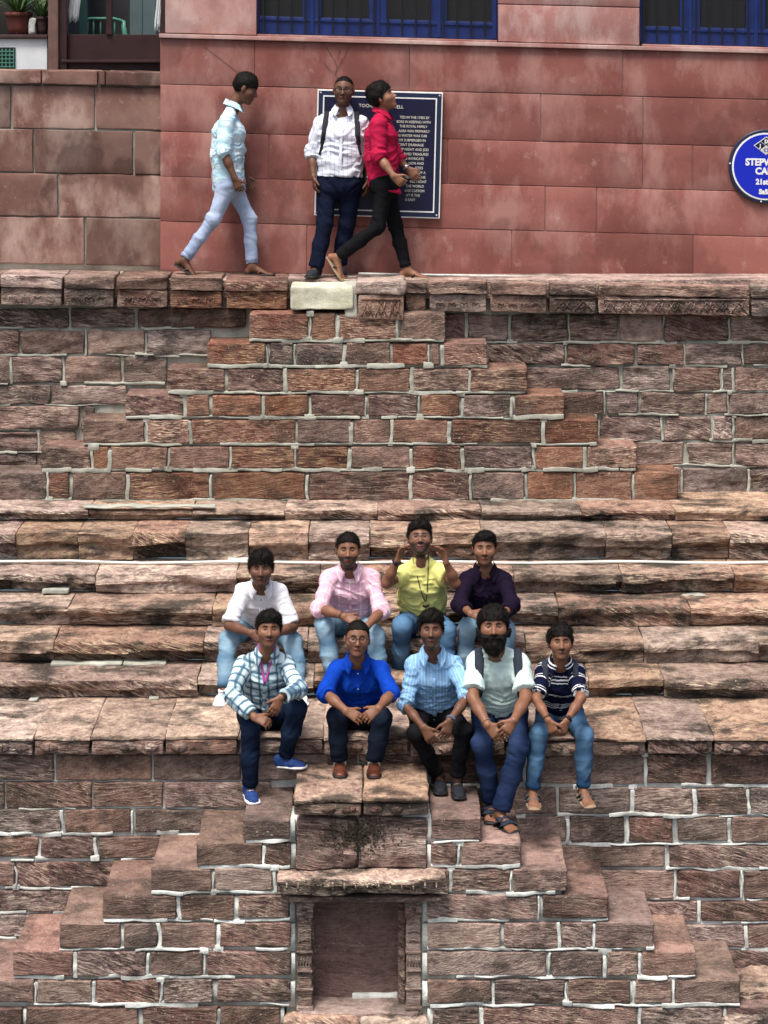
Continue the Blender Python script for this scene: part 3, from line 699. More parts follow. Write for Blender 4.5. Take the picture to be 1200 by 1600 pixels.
# cracks and wires: thin dark creeper stems in the wall crack
mb = MB()
for P in ([(509, 72), (516, 84), (524, 96), (527, 108), (520, 118)], [(545, 72), (538, 88), (528, 104), (524, 116), (529, 128)], [(506, 98), (514, 108), (524, 112)], [(532, 78), (526, 92)]):
    mb.tube([at(x, y, YB - .006) for x, y in P], [.0016] * (len(P) - 1) + [.0008], 4)
c_ = mb.build('dead_creeper', M['drytwig']); tag(c_, 'thin dead creeper stems on the red wall above the man with glasses', 'creeper')
w_ = MB().tube([at(x, y, YB - .006) for x, y in ((318, 72), (332, 82), (345, 92), (358, 102), (372, 113))], .0016, 5).build('wire', M['post'])
tag(w_, 'short dark wire slanting down the red wall above the left walker', 'wire')

# ---------------------------------------------------------------- wall on the left of the building
YW = 18.95
lw = empty('boundary_wall', (xat(120, YW), YW, ZT))
tag(lw, 'weathered dressed stone wall with coping at left of the red building', 'stone wall')
SW = .018
DK = dict(r=.010, amp=.005, seg=.07, lam=.005, yj=.006, slope_px=SW, jig=.8)
for py0, py1, e in ((143, 212, (0, 18, 149, 255)), (212, 281, (0, 53, 208, 255)), (281, 349, (0, 91, 255)), (349, 424, (0, 133, 255))):
    course(lw, YW, py0, py1, e, M['wallstone'], gap=2.4, name='stone', **DK)
course(lw, YW - .04, 119, 142, (0, 65, 153, 165, 254), M['wallstone'], depth=.40, gap=1.5, name='coping_stone', **DK)
backing('mortar', YW + .02, -75, 124, 254, 425, M['mortar'], lw, .003, .08)
# ---------------------------------------------------------------- things on the terrace behind that wall
ZW = zat(114, 19.2)
hw = MB().box(xat(-75, 19.6), xat(74, 19.6), 19.6, 19.8, ZW - .2, zat(60, 19.6), .01).build('low_wall', M['whitewall'])
tag(hw, 'low white limewashed wall under the flower pots at top left', 'wall')
cp = MB().box(xat(-75, 19.58), xat(74.5, 19.58), 19.56, 19.84, zat(60, 19.6) + .001, zat(54, 19.6), .008).build('wall_cap', M['darkpot'], hw)
gr = MB()
for k in range(5): gr.box(xat(-2 + k * 6, 19.6) - .004, xat(-2 + k * 6, 19.6) + .004, 19.575, 19.587, zat(106, 19.6), zat(76, 19.6))
for k in range(5): gr.box(xat(-4, 19.6), xat(23, 19.6), 19.572, 19.574, zat(80 + k * 6, 19.6) - .004, zat(80 + k * 6, 19.6) + .004)
g_ = MB().box(xat(-10, 19.6), xat(24, 19.6), 19.588, 19.597, zat(107, 19.6), zat(74, 19.6)).build('vent', M['iron'], hw)
gr.build('grille', M['greenplastic'], g_)
def pot(px, pyb, pyt, wpx, Y, mat, label, nleaf, hleaf):
    z0, z1 = zat(pyb, Y), zat(pyt, Y); R = wpx * Y / F / 2; c = (xat(px, Y), Y, z0); h = z1 - z0
    o = empty('potted_plant', c); tag(o, label, 'potted plant', 'pots on the low wall')
    MB().lathe(c, [(R * .70, 0), (R * .80, h * .3), (R * .93, h * .78), (R * .94, h * .80), (R * 1.04, h * .81), (R * 1.05, h * .99), (R * .98, h), (R * .9, h * .93), (0.01, h * .90)], 28).build('pot', mat, o, True)
    mb = MB()
    for i in range(nleaf):
        a = RNG.uniform(0, 6.28); L = hleaf * RNG.uniform(.6, 1.2); w = RNG.uniform(.006, .014); el = RNG.uniform(.5, 1.3)
        p = Vector((c[0] + math.cos(a) * R * .3 * RNG.random(), Y + math.sin(a) * R * .3, z1 - .02)); d = Vector((math.cos(a) * math.cos(el), math.sin(a) * math.cos(el), math.sin(el)))
        b = len(mb.v); sd = d.cross(Vector((0, 0, 1))).normalized()
        for k in range(5):
            ww = w * (1 - (k / 4) ** 2 * .95) * (0.6 + .4 * min(1, k))
            mb.v += [tuple(p - sd * ww), tuple(p + sd * ww)]
            p = p + d * L / 4; d = (d + Vector((0, 0, -.16))).normalized()
        for k in range(4): mb.f.append([b + 2 * k, b + 2 * k + 1, b + 2 * k + 3, b + 2 * k + 2])
    mb.build('foliage', M['leaf'], o)
pot(29, 54, 19, 42, 19.7, M['terracotta'], 'large terracotta flower pot with strappy green plant on the low white wall', 90, .34)
pot(66, 54, 26, 22, 19.7, M['darkpot'], 'smaller dark pot with plant beside the wooden post', 60, .26)
bg_ = stone('whitish_bag', xat(44, 19.64), xat(56, 19.64), zat(54, 19.64), zat(28, 19.64), 19.62, 19.68, M['mortar_w'], None, .03, .012, .02)  # whitish bag between the pots, shaped as a small rounded block
tag(bg_, 'whitish bag wedged between the two flower pots', 'stone')
po = MB().box(xat(75, 19.3), xat(91, 19.3), 19.3, 19.42, ZW - .2, zat(-150, 19.3), .012).build('wooden_post', M['post']); tag(po, 'brown wooden post between the white wall and the dark doorway', 'post')
# dark timber balustrade in the open doorway
bal = empty('balustrade', (xat(175, 19.4), 19.4, ZW)); tag(bal, 'dark maroon timber balustrade closing the open doorway at top left', 'balustrade')
MB().box(xat(92, 19.4), xat(106, 19.4), 19.34, 19.46, ZW - .2, zat(-150, 19.4), .008).build('jamb', M['wood'], bal)
MB().box(xat(106, 19.4), xat(254, 19.4), 19.40, 19.45, zat(93, 19.4), zat(54, 19.4), .004).build('panel', M['wood'], bal)
MB().box(xat(97, 19.4), xat(254, 19.4), 19.33, 19.46, zat(98, 19.4), zat(93, 19.4), .006).build('rail', M['wood'], bal)
MB().box(xat(95, 19.4), xat(254, 19.4), 19.38, 19.46, ZW - .2, zat(98, 19.4), .004).build('panel', M['wood'], bal)
MB().box(xat(166, 19.4), xat(175, 19.4), 19.38, 19.46, zat(54, 19.4), zat(-150, 19.4), .005).build('mullion', M['wood'], bal)
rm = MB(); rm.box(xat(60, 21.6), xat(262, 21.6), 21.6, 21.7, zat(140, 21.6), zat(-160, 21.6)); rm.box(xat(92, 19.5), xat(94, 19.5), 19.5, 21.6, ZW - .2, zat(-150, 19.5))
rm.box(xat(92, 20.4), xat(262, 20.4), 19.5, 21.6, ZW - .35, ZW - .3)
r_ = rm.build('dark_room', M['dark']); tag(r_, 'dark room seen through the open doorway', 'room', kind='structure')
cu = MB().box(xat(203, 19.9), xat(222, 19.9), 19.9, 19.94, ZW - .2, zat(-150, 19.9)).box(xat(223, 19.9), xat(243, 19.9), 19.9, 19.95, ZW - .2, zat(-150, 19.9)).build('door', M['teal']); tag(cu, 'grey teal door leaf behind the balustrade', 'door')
cq = MB().box(xat(122, 19.9), xat(135, 19.9), 19.9, 20.0, ZW - .2, zat(-150, 19.9), .01).build('door_frame', plain('green_painted_frame', (.03, .09, .085), .6)); tag(cq, 'dark green door frame behind the balustrade', 'door frame')
# cloth hanging by the jamb, and the curtain on the right
def drape(name, a, b, py0, py1, Y, mat, label):
    n, m = 14, 8; V = []; fs = []
    for j in range(m):
        for i in range(n):
            q = j / (m - 1); x = xat(a + (b - a) * (i / (n - 1)), Y); V.append((x + .01 * math.sin(q * 5), Y + .02 * math.sin(i * 1.7) * (.4 + q), zat(py0 + (py1 - py0) * q + 3 * math.sin(i * .9), Y)))
    for j in range(m - 1):
        for i in range(n - 1): fs.append([j * n + i, j * n + i + 1, (j + 1) * n + i + 1, (j + 1) * n + i])
    o = mesh_obj(name, V, fs, mat, None, None, True); md = o.modifiers.new('s', 'SOLIDIFY'); md.thickness = .004
    tag(o, label, 'curtain')
drape('hanging_cloth', 108, 125, -30, 34, 19.55, M['whitewall'], 'pale crumpled cloth hanging beside the dark jamb')
drape('curtain', 243, 253, -30, 49, 19.6, M['whitewall'], 'narrow white curtain at the right edge of the doorway')
# green plastic chair
ch = empty('plastic_chair', (xat(165, 20.4), 20.4, ZW - .3)); tag(ch, 'mint green plastic chair in the dark room at top left', 'chair')
Yc = 20.4
MB().tube([at(133, 33, Yc), at(140, 29, Yc), at(178, 29, Yc), at(190, 32, Yc), at(194, 42, Yc)], .022, 8, .6).build('back_frame', M['greenplastic'], ch, True)
for a, b in ((135, 133), (192, 196)):
    MB().tube([at(a, 32, Yc), at(b, 60, Yc), at(b, 92, Yc)], [.02, .022, .018], 8, .7).build('leg', M['greenplastic'], ch, True)
for k in range(4): MB().tube([at(146 + k * 11, 30, Yc), at(146 + k * 11, 62, Yc)], .008, 6).build('back_slat', M['greenplastic'], ch, True)
MB().box(xat(136, Yc), xat(193, Yc), Yc - .4, Yc, zat(66, Yc), zat(62, Yc), .01).build('seat', M['greenplastic'], ch)

# ---------------------------------------------------------------- signs
def text(body, px, py, hpx, Y, mat, parent, align='CENTER', y=None, sx=1.0, bold=0.0):
    cu = bpy.data.curves.new('lettering', 'FONT'); cu.body = body; cu.align_x = align; cu.size = hpx * Y / F / .70; cu.extrude = .0015; cu.offset = bold; cu.resolution_u = 3
    t = bpy.data.objects.new('lettering_tmp', cu); COL.objects.link(t)
    me = bpy.data.meshes.new_from_object(t.evaluated_get(bpy.context.evaluated_depsgraph_get())); bpy.data.objects.remove(t)
    V = np.array([v.co[:] for v in me.vertices]); fs = [list(p.vertices) for p in me.polygons]; bpy.data.meshes.remove(me)
    c = at(px, py, Y)
    Wv = np.stack([c.x + V[:, 0] * sx, (y if y is not None else Y) - V[:, 2], c.z + V[:, 1]], 1)
    return mesh_obj('lettering', Wv, fs, mat, parent)
YP = YB - .045
pq = empty('information_plaque', (xat(588, YP), YP, zat(341, YP))); tag(pq, 'large dark blue plaque with white text on the red wall behind the standing man', 'plaque')
a, b, t, u = 491, 687, 142, 339
MB().box(xat(a, YP), xat(b, YP), YP, YB - .004, zat(u, YP), zat(t, YP), .003).build('edge', M['white'], pq)
MB().box(xat(a + 2, YP), xat(b - 2, YP), YP - .003, YP - .0005, zat(u - 2, YP), zat(t + 2, YP)).build('board', M['plaque_edge'], pq)
mb = MB()
for x0, x1, y0, y1 in ((a + 9, b - 9, t + 9, t + 11), (a + 9, b - 9, u - 11, u - 9), (a + 9, a + 11, t + 11, u - 11), (b - 11, b - 9, t + 11, u - 11)):
    mb.box(xat(x0, YP), xat(x1, YP), YP - .006, YP - .0035, zat(y1, YP), zat(y0, YP))
mb.build('border', M['white'], pq)
MB().box(xat(a + 11, YP), xat(b - 11, YP), YP - .0055, YP - .0033, zat(u - 11, YP), zat(t + 11, YP)).build('board', M['plaque'], pq)
for x, y in ((a + 5, t + 5), (b - 5, t + 5), (a + 5, u - 5), (b - 5, u - 5)):
    c = at(x, y, YP); MB().lathe((c.x, YP - .003, c.z), [(.008, 0), (.007, .003), (.003, .005)], 10, 'y').build('screw', M['cable'], pq)
M['letter'] = plain('cream_lettering', (.72, .70, .62), .6, .1, 30)
text('TOORJI', 556, 168, 5.2, YP, M['letter'], pq, 'LEFT', YP - .008, 1.0)
text('WELL', 626, 168.5, 5.2, YP, M['letter'], pq, 'RIGHT', YP - .008, 1.0)
for py, px, s in ((184, 667, 'TED IN THE 1740S BY'), (191, 669, 'BORS IN KEEPING WITH'), (198, 664, 'THE ROYAL FAMILY'), (205.3, 668, 'ALRA WAS PRIMARILY'), (212.5, 664, 'G WATER WAS CAR'), (219.6, 662, 'OR SUBMERGED IN'),
                  (226.8, 659, 'CIENT DRAINAGE'), (234, 667, 'MP NIGHT AND JOD'), (241.2, 667, 'CARVED TREASURES'), (248.3, 660, 'HE INTRICATE'), (255.5, 660, 'LION AND'), (262.6, 659, 'EITIES'), (269.8, 663, 'ING IT OF A'),
                  (277, 663, 'HERE ARE ANE'), (284, 665, 'ING FRONT'), (291.2, 661, 'THE WORLD'), (298.4, 662, 'AGE CUSTOM'), (305.5, 655, 'AT IS THE'), (312.5, 648, 'IS EASY')):
    text(s, px, py, 4.0, YP, M['letter'], pq, 'RIGHT', YP - .008, .86)
pq.rotation_euler.y = math.radians(1.5)
YR = YB - .03; cc = at(1195, 260, YR); RR = 57.5 * YR / F
sg = empty('round_sign', (cc.x, YR, cc.z - RR)); tag(sg, 'round royal blue sign with white ring on the red wall at right edge', 'sign')
MB().lathe((cc.x, YB - .006, cc.z), [(RR, 0), (RR, .022), (RR * .985, .026)], 64, 'y').build('rim', M['plaque_edge'], sg)
MB().lathe((cc.x, YR - .003, cc.z), [(RR * .915, 0), (RR * .915, .003)], 64, 'y').build('ring', M['white'], sg)
MB().lathe((cc.x, YR - .0055, cc.z), [(RR * .868, 0), (RR * .868, .003)], 64, 'y').build('face', M['signblue'], sg)
yy = YR - .0095
k = YR / F
dm = lambda cx, cy, w, h: [(xat(cx - w, YR), zat(cy, YR)), (xat(cx, YR), zat(cy + h, YR)), (xat(cx + w, YR), zat(cy, YR)), (xat(cx, YR), zat(cy - h, YR))]
MB().poly(dm(1195, 227.5, 19.5, 14.5), yy, yy + .001).build('emblem', M['white'], sg)
for dx, dy, mt in ((0, -6.8, 'plaque'), (-9.2, 0, 'plaque'), (9.2, 0, 'plaque'), (0, 6.8, 'whitestone')):
    MB().poly(dm(1195 + dx, 227.5 + dy, 8.4, 6.2), yy - .002, yy - .0005).build('emblem', M[mt], sg)
for s, px, py in (('D', 1195, 223.6), ('J', 1185.6, 230.6), ('H', 1204.4, 230.6)): text(s, px, py, 5.5, YR, M['white'], sg, 'CENTER', yy - .004, 1, .002)
for i in range(6):
    an = i * math.pi / 3; MB().box(-.006, .006, 0, .001, -.012, .012)
    p = (1195 + 3.2 * math.cos(an), 234.3 + 2.4 * math.sin(an)); MB().poly(dm(p[0], p[1], 1.3, 1.3), yy - .004, yy - .0025).build('emblem', M['signblue'], sg)
text('STEPWELL', 1195, 258.3, 10.2, YR, M['white'], sg, 'CENTER', yy, .95, .0035)
text('CAFE', 1195, 272.2, 10.2, YR, M['white'], sg, 'CENTER', yy, .95, .0035)
text('21st C', 1195, 288, 8.2, YR, M['white'], sg, 'CENTER', yy, .95, .003)
text('SaSo', 1195, 303, 7.2, YR, M['white'], sg, 'CENTER', yy, 1, .003)
for x, y in ((1139.4, 256.5), (1189, 315)):
    c = at(x, y, YR); MB().lathe((c.x, YR - .004, c.z), [(.007, 0), (.006, .003), (.002, .005)], 10, 'y').build('screw', M['white'], sg)
sg.rotation_euler.y = math.radians(1.2)
# ================================================================== people: implicit surfaces meshed as one continuous skin
def V3(p): return np.array([p[0], p[1], p[2]], dtype=np.float64)
def unit(v): return v / max(1e-9, np.linalg.norm(v))
def smin(a, b, k):
    if k <= 0: return np.minimum(a, b)
    h = np.maximum(k - np.abs(a - b), 0) / k
    return np.minimum(a, b) - h * h * k * .25
def prim(f, lo, hi, k=.02, op='add', uv=None):
    return dict(f=f, lo=np.asarray(lo, float), hi=np.asarray(hi, float), k=k, op=op, uv=uv)
def _seg(P, a, ab, L2):
    X, Y, Z = P; dx, dy, dz = X - a[0], Y - a[1], Z - a[2]
    t = np.clip((dx * ab[0] + dy * ab[1] + dz * ab[2]) / L2, 0, 1)
    return dx - t * ab[0], dy - t * ab[1], dz - t * ab[2], t
def _cut(d, P, cut):
    for c, n in cut: d = np.maximum(d, (P[0] - c[0]) * n[0] + (P[1] - c[1]) * n[1] + (P[2] - c[2]) * n[2])
    return d
def rc(a, b, ra, rb, k=.02, op='add', uv=None, cut=()):
    a, b = V3(a), V3(b); ab = b - a; L2 = max(1e-9, ab @ ab); R = max(ra, rb)
    def f(P):
        dx, dy, dz, t = _seg(P, a, ab, L2)
        return _cut(np.sqrt(dx * dx + dy * dy + dz * dz) - (ra + (rb - ra) * t), P, cut)
    return prim(f, np.minimum(a, b) - R, np.maximum(a, b) + R, k, op, uv)
def econe(a, b, wa, wb, side, k=.02, op='add', uv=None, cut=(), endr=None):
    """tapered limb of elliptical section: wa, wb = (half width along side, half depth)"""
    a, b = V3(a), V3(b); ab = b - a; L = np.linalg.norm(ab); ax = ab / max(L, 1e-9)
    s = V3(side); s = unit(s - ax * (s @ ax)); fw = np.cross(ax, s); R = max(*wa, *wb); e = endr or min(*wa, *wb)
    def f(P):
        dx, dy, dz, t = _seg(P, a, ab, max(L * L, 1e-9))
        u = dx * s[0] + dy * s[1] + dz * s[2]; v = dx * fw[0] + dy * fw[1] + dz * fw[2]; w = dx * ax[0] + dy * ax[1] + dz * ax[2]
        Wd = wa[0] + (wb[0] - wa[0]) * t; D = wa[1] + (wb[1] - wa[1]) * t
        q = np.sqrt((u / Wd) ** 2 + (v / D) ** 2 + (w / e) ** 2)
        return _cut((q - 1) * np.minimum(Wd, D), P, cut)
    return prim(f, np.minimum(a, b) - R, np.maximum(a, b) + R, k, op, uv)
def ellp(c, r, fr, k=.02, op='add'):
    c = V3(c); R = max(r)
    def f(P):
        d = [P[i] - c[i] for i in range(3)]
        q = 0
        for j in range(3): q = q + ((d[0] * fr[j][0] + d[1] * fr[j][1] + d[2] * fr[j][2]) / r[j]) ** 2
        return (np.sqrt(q) - 1) * min(r)
    return prim(f, c - R, c + R, k, op)

_E = [((0, 0, 0), (1, 0, 0)), ((0, 1, 0), (1, 1, 0)), ((0, 0, 1), (1, 0, 1)), ((0, 1, 1), (1, 1, 1)), ((0, 0, 0), (0, 1, 0)), ((1, 0, 0), (1, 1, 0)), ((0, 0, 1), (0, 1, 1)), ((1, 0, 1), (1, 1, 1)),
      ((0, 0, 0), (0, 0, 1)), ((1, 0, 0), (1, 0, 1)), ((0, 1, 0), (0, 1, 1)), ((1, 1, 0), (1, 1, 1))]
def surface(prims, h, pad=.025):
    lo = np.min([p['lo'] for p in prims if p['op'] == 'add'], 0) - pad; hi = np.max([p['hi'] for p in prims if p['op'] == 'add'], 0) + pad
    n = np.ceil((hi - lo) / h).astype(int) + 1
    g = np.full(n, .05, dtype=np.float32)
    ax = [lo[i] + h * np.arange(n[i]) for i in range(3)]
    for p in prims:
        m = p['k'] + .012
        i0 = np.clip(np.floor((p['lo'] - m - lo) / h).astype(int), 0, n); i1 = np.clip(np.ceil((p['hi'] + m - lo) / h).astype(int) + 1, 0, n)
        if (i1 <= i0).any(): continue
        sl = tuple(slice(a, b) for a, b in zip(i0, i1))
        P = (ax[0][sl[0]][:, None, None], ax[1][sl[1]][None, :, None], ax[2][sl[2]][None, None, :])
        d = p['f'](P)
        if p['op'] == 'add': g[sl] = smin(g[sl], d, p['k'])
        else: g[sl] = -smin(-g[sl], d, p['k'])
    s = g < 0
    c = sum(s[a:n[0] - 1 + a, b:n[1] - 1 + b, e:n[2] - 1 + e].astype(np.int8) for a in (0, 1) for b in (0, 1) for e in (0, 1))
    mask = (c > 0) & (c < 8); ids = np.argwhere(mask)
    idx = -np.ones(mask.shape, dtype=np.int64); idx[mask] = np.arange(len(ids))
    acc = np.zeros((len(ids), 3)); cnt = np.zeros(len(ids))
    for e0, e1 in _E:
        A = ids + e0; B = ids + e1
        ga = g[A[:, 0], A[:, 1], A[:, 2]]; gb = g[B[:, 0], B[:, 1], B[:, 2]]
        m = (ga < 0) != (gb < 0); t = ga[m] / (ga[m] - gb[m])
        acc[m] += np.array(e0) + (np.array(e1) - np.array(e0)) * t[:, None]; cnt[m] += 1
    V = lo + h * (ids + acc / cnt[:, None])
    fs = []
    for d in range(3):
        o1, o2 = [(1, 2), (2, 0), (0, 1)][d]
        sa = [slice(1, -1)] * 3; sb = [slice(1, -1)] * 3; sa[d] = slice(0, -1); sb[d] = slice(1, None)
        A = s[tuple(sa)]; B = s[tuple(sb)]; ch = np.argwhere(A != B)
        if not len(ch): continue
        base = ch.copy(); base[:, o1] += 1; base[:, o2] += 1
        inside = A[ch[:, 0], ch[:, 1], ch[:, 2]]
        def cid(x, y):
            q = base.copy(); q[:, o1] -= x; q[:, o2] -= y; return idx[q[:, 0], q[:, 1], q[:, 2]]
        Q = np.stack([cid(1, 1), cid(0, 1), cid(0, 0), cid(1, 0)], 1)
        Q[~inside] = Q[~inside][:, ::-1]
        fs.append(Q)
    Fq = np.concatenate(fs); Fq = Fq[(Fq >= 0).all(1)]
    return V, Fq
def relax(V, Fq, it=1, w=.5):
    e = np.concatenate([Fq[:, [0, 1]], Fq[:, [1, 2]], Fq[:, [2, 3]], Fq[:, [3, 0]]])
    for _ in range(it):
        acc = np.zeros_like(V); cnt = np.zeros(len(V))
        for a, b in ((0, 1), (1, 0)):
            for k in range(3): acc[:, k] += np.bincount(e[:, a], V[e[:, b], k], len(V))
            cnt += np.bincount(e[:, a], minlength=len(V))
        V = V * (1 - w) + w * acc / np.maximum(cnt, 1)[:, None]
    return V
def vnormals(V, Fq):
    n = np.cross(V[Fq[:, 2]] - V[Fq[:, 0]], V[Fq[:, 3]] - V[Fq[:, 1]]); N = np.zeros_like(V)
    for c in range(4):
        for k in range(3): N[:, k] += np.bincount(Fq[:, c], n[:, k], len(V))
    return N / np.maximum(np.linalg.norm(N, axis=1, keepdims=True), 1e-12)
def field(prims, V):
    g = np.full(len(V), .2); P = (V[:, 0], V[:, 1], V[:, 2])
    for p in prims:
        d = p['f'](P)
        g = smin(g, d, p['k']) if p['op'] == 'add' else -smin(-g, d, p['k'])
    return g
def bone_uv(prims, V):
    best = np.full(len(V), 9.0); uv = np.zeros((len(V), 3))
    P = (V[:, 0], V[:, 1], V[:, 2])
    for i, p in enumerate(prims):
        if p['uv'] is None: continue
        d = p['f'](P); m = d < best; o, s, a = p['uv'][:3]; off = p['uv'][3] if len(p['uv']) > 3 else 0
        best[m] = d[m]; r = V[m] - o
        uv[m, 0] = r @ s + off; uv[m, 1] = r @ a; uv[m, 2] = i
    return uv
def add_attr(o, name, data):
    if data.ndim == 2:
        a = o.data.attributes.new(name, 'FLOAT_VECTOR', 'POINT'); a.data.foreach_set('vector', data.astype(np.float32).ravel())
    else:
        a = o.data.attributes.new(name, 'FLOAT', 'POINT'); a.data.foreach_set('value', data.astype(np.float32))
def cloth(name, prims, mat, parent, h=.0085, wr=.004, seed=1, fade=(), loc=None, joints=(), ring=True):
    V, Fq = surface(prims, h); V = relax(V, Fq, 2, .5)
    uv = bone_uv(prims, V); N = vnormals(V, Fq)
    q = np.stack([uv[:, 0] * 7 + 3 * vnoise(V * 5, seed), uv[:, 1] * 17 + 2.2 * vnoise(V * 6 + 9, seed + 1) + uv[:, 0] * 5, uv[:, 2] * 13.1], 1)
    if not ring: q = np.stack([uv[:, 0] * 15 + 2.5 * vnoise(V * 4, seed) + uv[:, 1] * 6, uv[:, 1] * 5 + 1.5 * vnoise(V * 5 + 9, seed + 1), uv[:, 2] * 13.1], 1)
    rd = np.clip(1 - np.abs(vnoise(q, seed + 2)) * 2.4, -.25, 1); rd2 = np.clip(1 - np.abs(vnoise(V * np.array([9, 9, 16.]) + 3 * vnoise(V * 4, seed)[:, None], seed + 7)) * 2.6, -.2, 1)
    V = V + N * (wr * 1.35 * (rd * 1.1 + rd2 * .35 + .25 * vnoise(V * 6, seed + 3)) - wr * .5)[:, None]
    for i, (c, r, ax, A_) in enumerate(joints):
        rel = V - V3(c); w = np.exp(-(np.linalg.norm(rel, axis=1) / r) ** 2); t_ = rel @ V3(ax)
        q = np.stack([t_ * 42 + 1.8 * vnoise(V * 9, seed + i), rel @ np.array([4., 3., 4.]), t_ * 0 + i * 7.7], 1)
        V = V + N * (A_ * w * (1 - np.abs(vnoise(q, seed + 60)) * 3.0))[:, None]
    o = mesh_obj(name, V, Fq, mat, parent, loc, True)
    add_attr(o, 'cuv', uv)
    if len(fade):
        fd = np.zeros(len(V))
        for c, r in fade: fd = np.maximum(fd, np.exp(-(np.linalg.norm(V - V3(c), axis=1) / r) ** 2))
        add_attr(o, 'fade', fd)
    return o

# ---------------------------------------------------------------- cloth, skin and hair materials
def fabric(name, col, pat=None, rough=.9, fade=None, weave=900, var=.22):
    t = NT(name); cuv = t.n('ShaderNodeAttribute', 1, props={'attribute_name': 'cuv'})
    xyz = t.t.nodes.new('ShaderNodeSeparateXYZ'); t.put(xyz.inputs[0], cuv); u, v = xyz.outputs[0], xyz.outputs[1]
    oc = t.n('ShaderNodeTexCoord', 3); n = t.noise(oc, 12, 6, .68); n2 = t.noise(oc, 160, 2, .5)
    c = t.mix(t.step(n, .3, .7), tuple(x * (1 - var) for x in col), tuple(min(.95, x * (1 + var * .35)) for x in col))
    for p in (pat or []):
        kind, sp, w, pc, al = p[:5]; ph = p[5] if len(p) > 5 else 0.0
        s = u if kind == 'u' else v
        wob = t.math('MULTIPLY', t.math('SUBTRACT', n, .5), sp * .25)
        fr = t.math('ABSOLUTE', t.math('SUBTRACT', t.math('FRACT', t.math('ADD', t.math('DIVIDE', t.math('ADD', s, wob), sp), 100.5 + ph)), .5))
        k = t.math('MULTIPLY', t.n('ShaderNodeMapRange', props={'clamp': True}, _0=fr, _1=w, _2=w * .55, _3=0.0, _4=1.0), al)
        c = t.mix(k, c, pc)
    if fade:
        fd = t.n('ShaderNodeAttribute', 2, props={'attribute_name': 'fade'})
        c = t.mix(t.math('MULTIPLY', fd, t.math('ADD', .35, t.math('MULTIPLY', n, .8))), c, fade)
    h = t.math('ADD', t.math('MULTIPLY', n2, .25), t.noise(t.scale(oc, (1, 1, 2.2)), 14, 3, .5))
    return t.done(c, rough, t.bump(h, .30, .012), .05)
_skin = {}
def skin(col):
    if col in _skin: return _skin[col]
    t = NT('skin'); oc = t.n('ShaderNodeTexCoord', 3)
    lip = t.n('ShaderNodeAttribute', 2, props={'attribute_name': 'lip'}); shade = t.n('ShaderNodeAttribute', 2, props={'attribute_name': 'stubble'})
    n = t.noise(oc, 14, 5, .6); n2 = t.noise(oc, 120, 3, .6)
    c = t.mix(t.step(n, .3, .7), tuple(x * .82 for x in col), tuple(x * 1.14 for x in col))
    c = t.mix(t.math('MULTIPLY', shade, .8), c, (.03, .02, .017))
    c = t.mix(lip, c, (col[0] * .72, col[1] * .42, col[2] * .55))
    _skin[col] = t.done(c, t.math('ADD', .42, t.math('MULTIPLY', n2, .2)), t.bump(n2, .3, .003), .38, Subsurface__Weight=.06)
    return _skin[col]
def hairmat(name, col):
    t = NT(name); oc = t.n('ShaderNodeTexCoord', 3); n = t.noise(t.scale(oc, (1, .25, 1)), 150, 4, .6)
    c = t.mix(t.step(n, .35, .7), tuple(x * .5 for x in col), tuple(x * 1.8 for x in col))
    return t.done(c, .6, t.bump(n, .9, .006), .12)
M['hair'] = hairmat('black_hair', (.0055, .0045, .004)); M['grizzled'] = hairmat('greying_hair', (.045, .042, .042))
def eyemat():
    t = NT('eye_white'); oc = t.n('ShaderNodeTexCoord', 3); sp = t.t.nodes.new('ShaderNodeSeparateXYZ'); t.put(sp.inputs[0], t.n('ShaderNodeAttribute', 1, props={'attribute_name': 'eye'}))
    r = t.math('SQRT', t.math('ADD', t.math('MULTIPLY', sp.outputs[0], sp.outputs[0]), t.math('MULTIPLY', sp.outputs[2], sp.outputs[2])))
    c = t.mix(t.step(r, .70, .60), (.40, .37, .34), (.012, .007, .006))
    return t.done(c, .25, None, .5)
M['eye'] = eyemat(); M['lipline'] = plain('mouth_line', (.035, .012, .010), .6, .2, 40)
M['rubber_white'] = plain('white_rubber', (.70, .71, .72), .6, .12, 20); M['rubber_black'] = plain('black_rubber', (.015, .015, .017), .6, .3, 20)
M['rubber_tan'] = plain('tan_rubber', (.26, .19, .12), .7, .2, 20); M['leather'] = plain('brown_leather', (.10, .030, .016), .38, .4, 25, .45)
M['shoe_blue'] = plain('blue_mesh_knit', (.012, .040, .17), .8, .4, 60); M['shoe_black'] = plain('black_knit', (.014, .016, .024), .8, .4, 60); M['shoe_grey'] = plain('grey_strap', (.10, .12, .125), .8, .3, 40)
M['strap'] = plain('black_webbing', (.012, .013, .020), .8, .4, 50); M['strap_navy'] = plain('navy_webbing', (.020, .026, .045), .8, .4, 50); M['strap_grey'] = plain('grey_webbing', (.085, .10, .13), .8, .3, 50)
M['lime'] = plain('lime_print', (.50, .62, .22), .7, .2, 60); M['metal'] = plain('steel', (.55, .55, .56), .3, .1, 20, .5, .05, .9)
M['pinkband'] = plain('pink_ribbon', (.50, .075, .36), .7, .2, 60); M['sock'] = plain('white_sock', (.74, .74, .72), .95, .1, 40); M['lens'] = plain('spectacle_lens', (.05, .05, .055), .1, .05, 5, .6, .0)

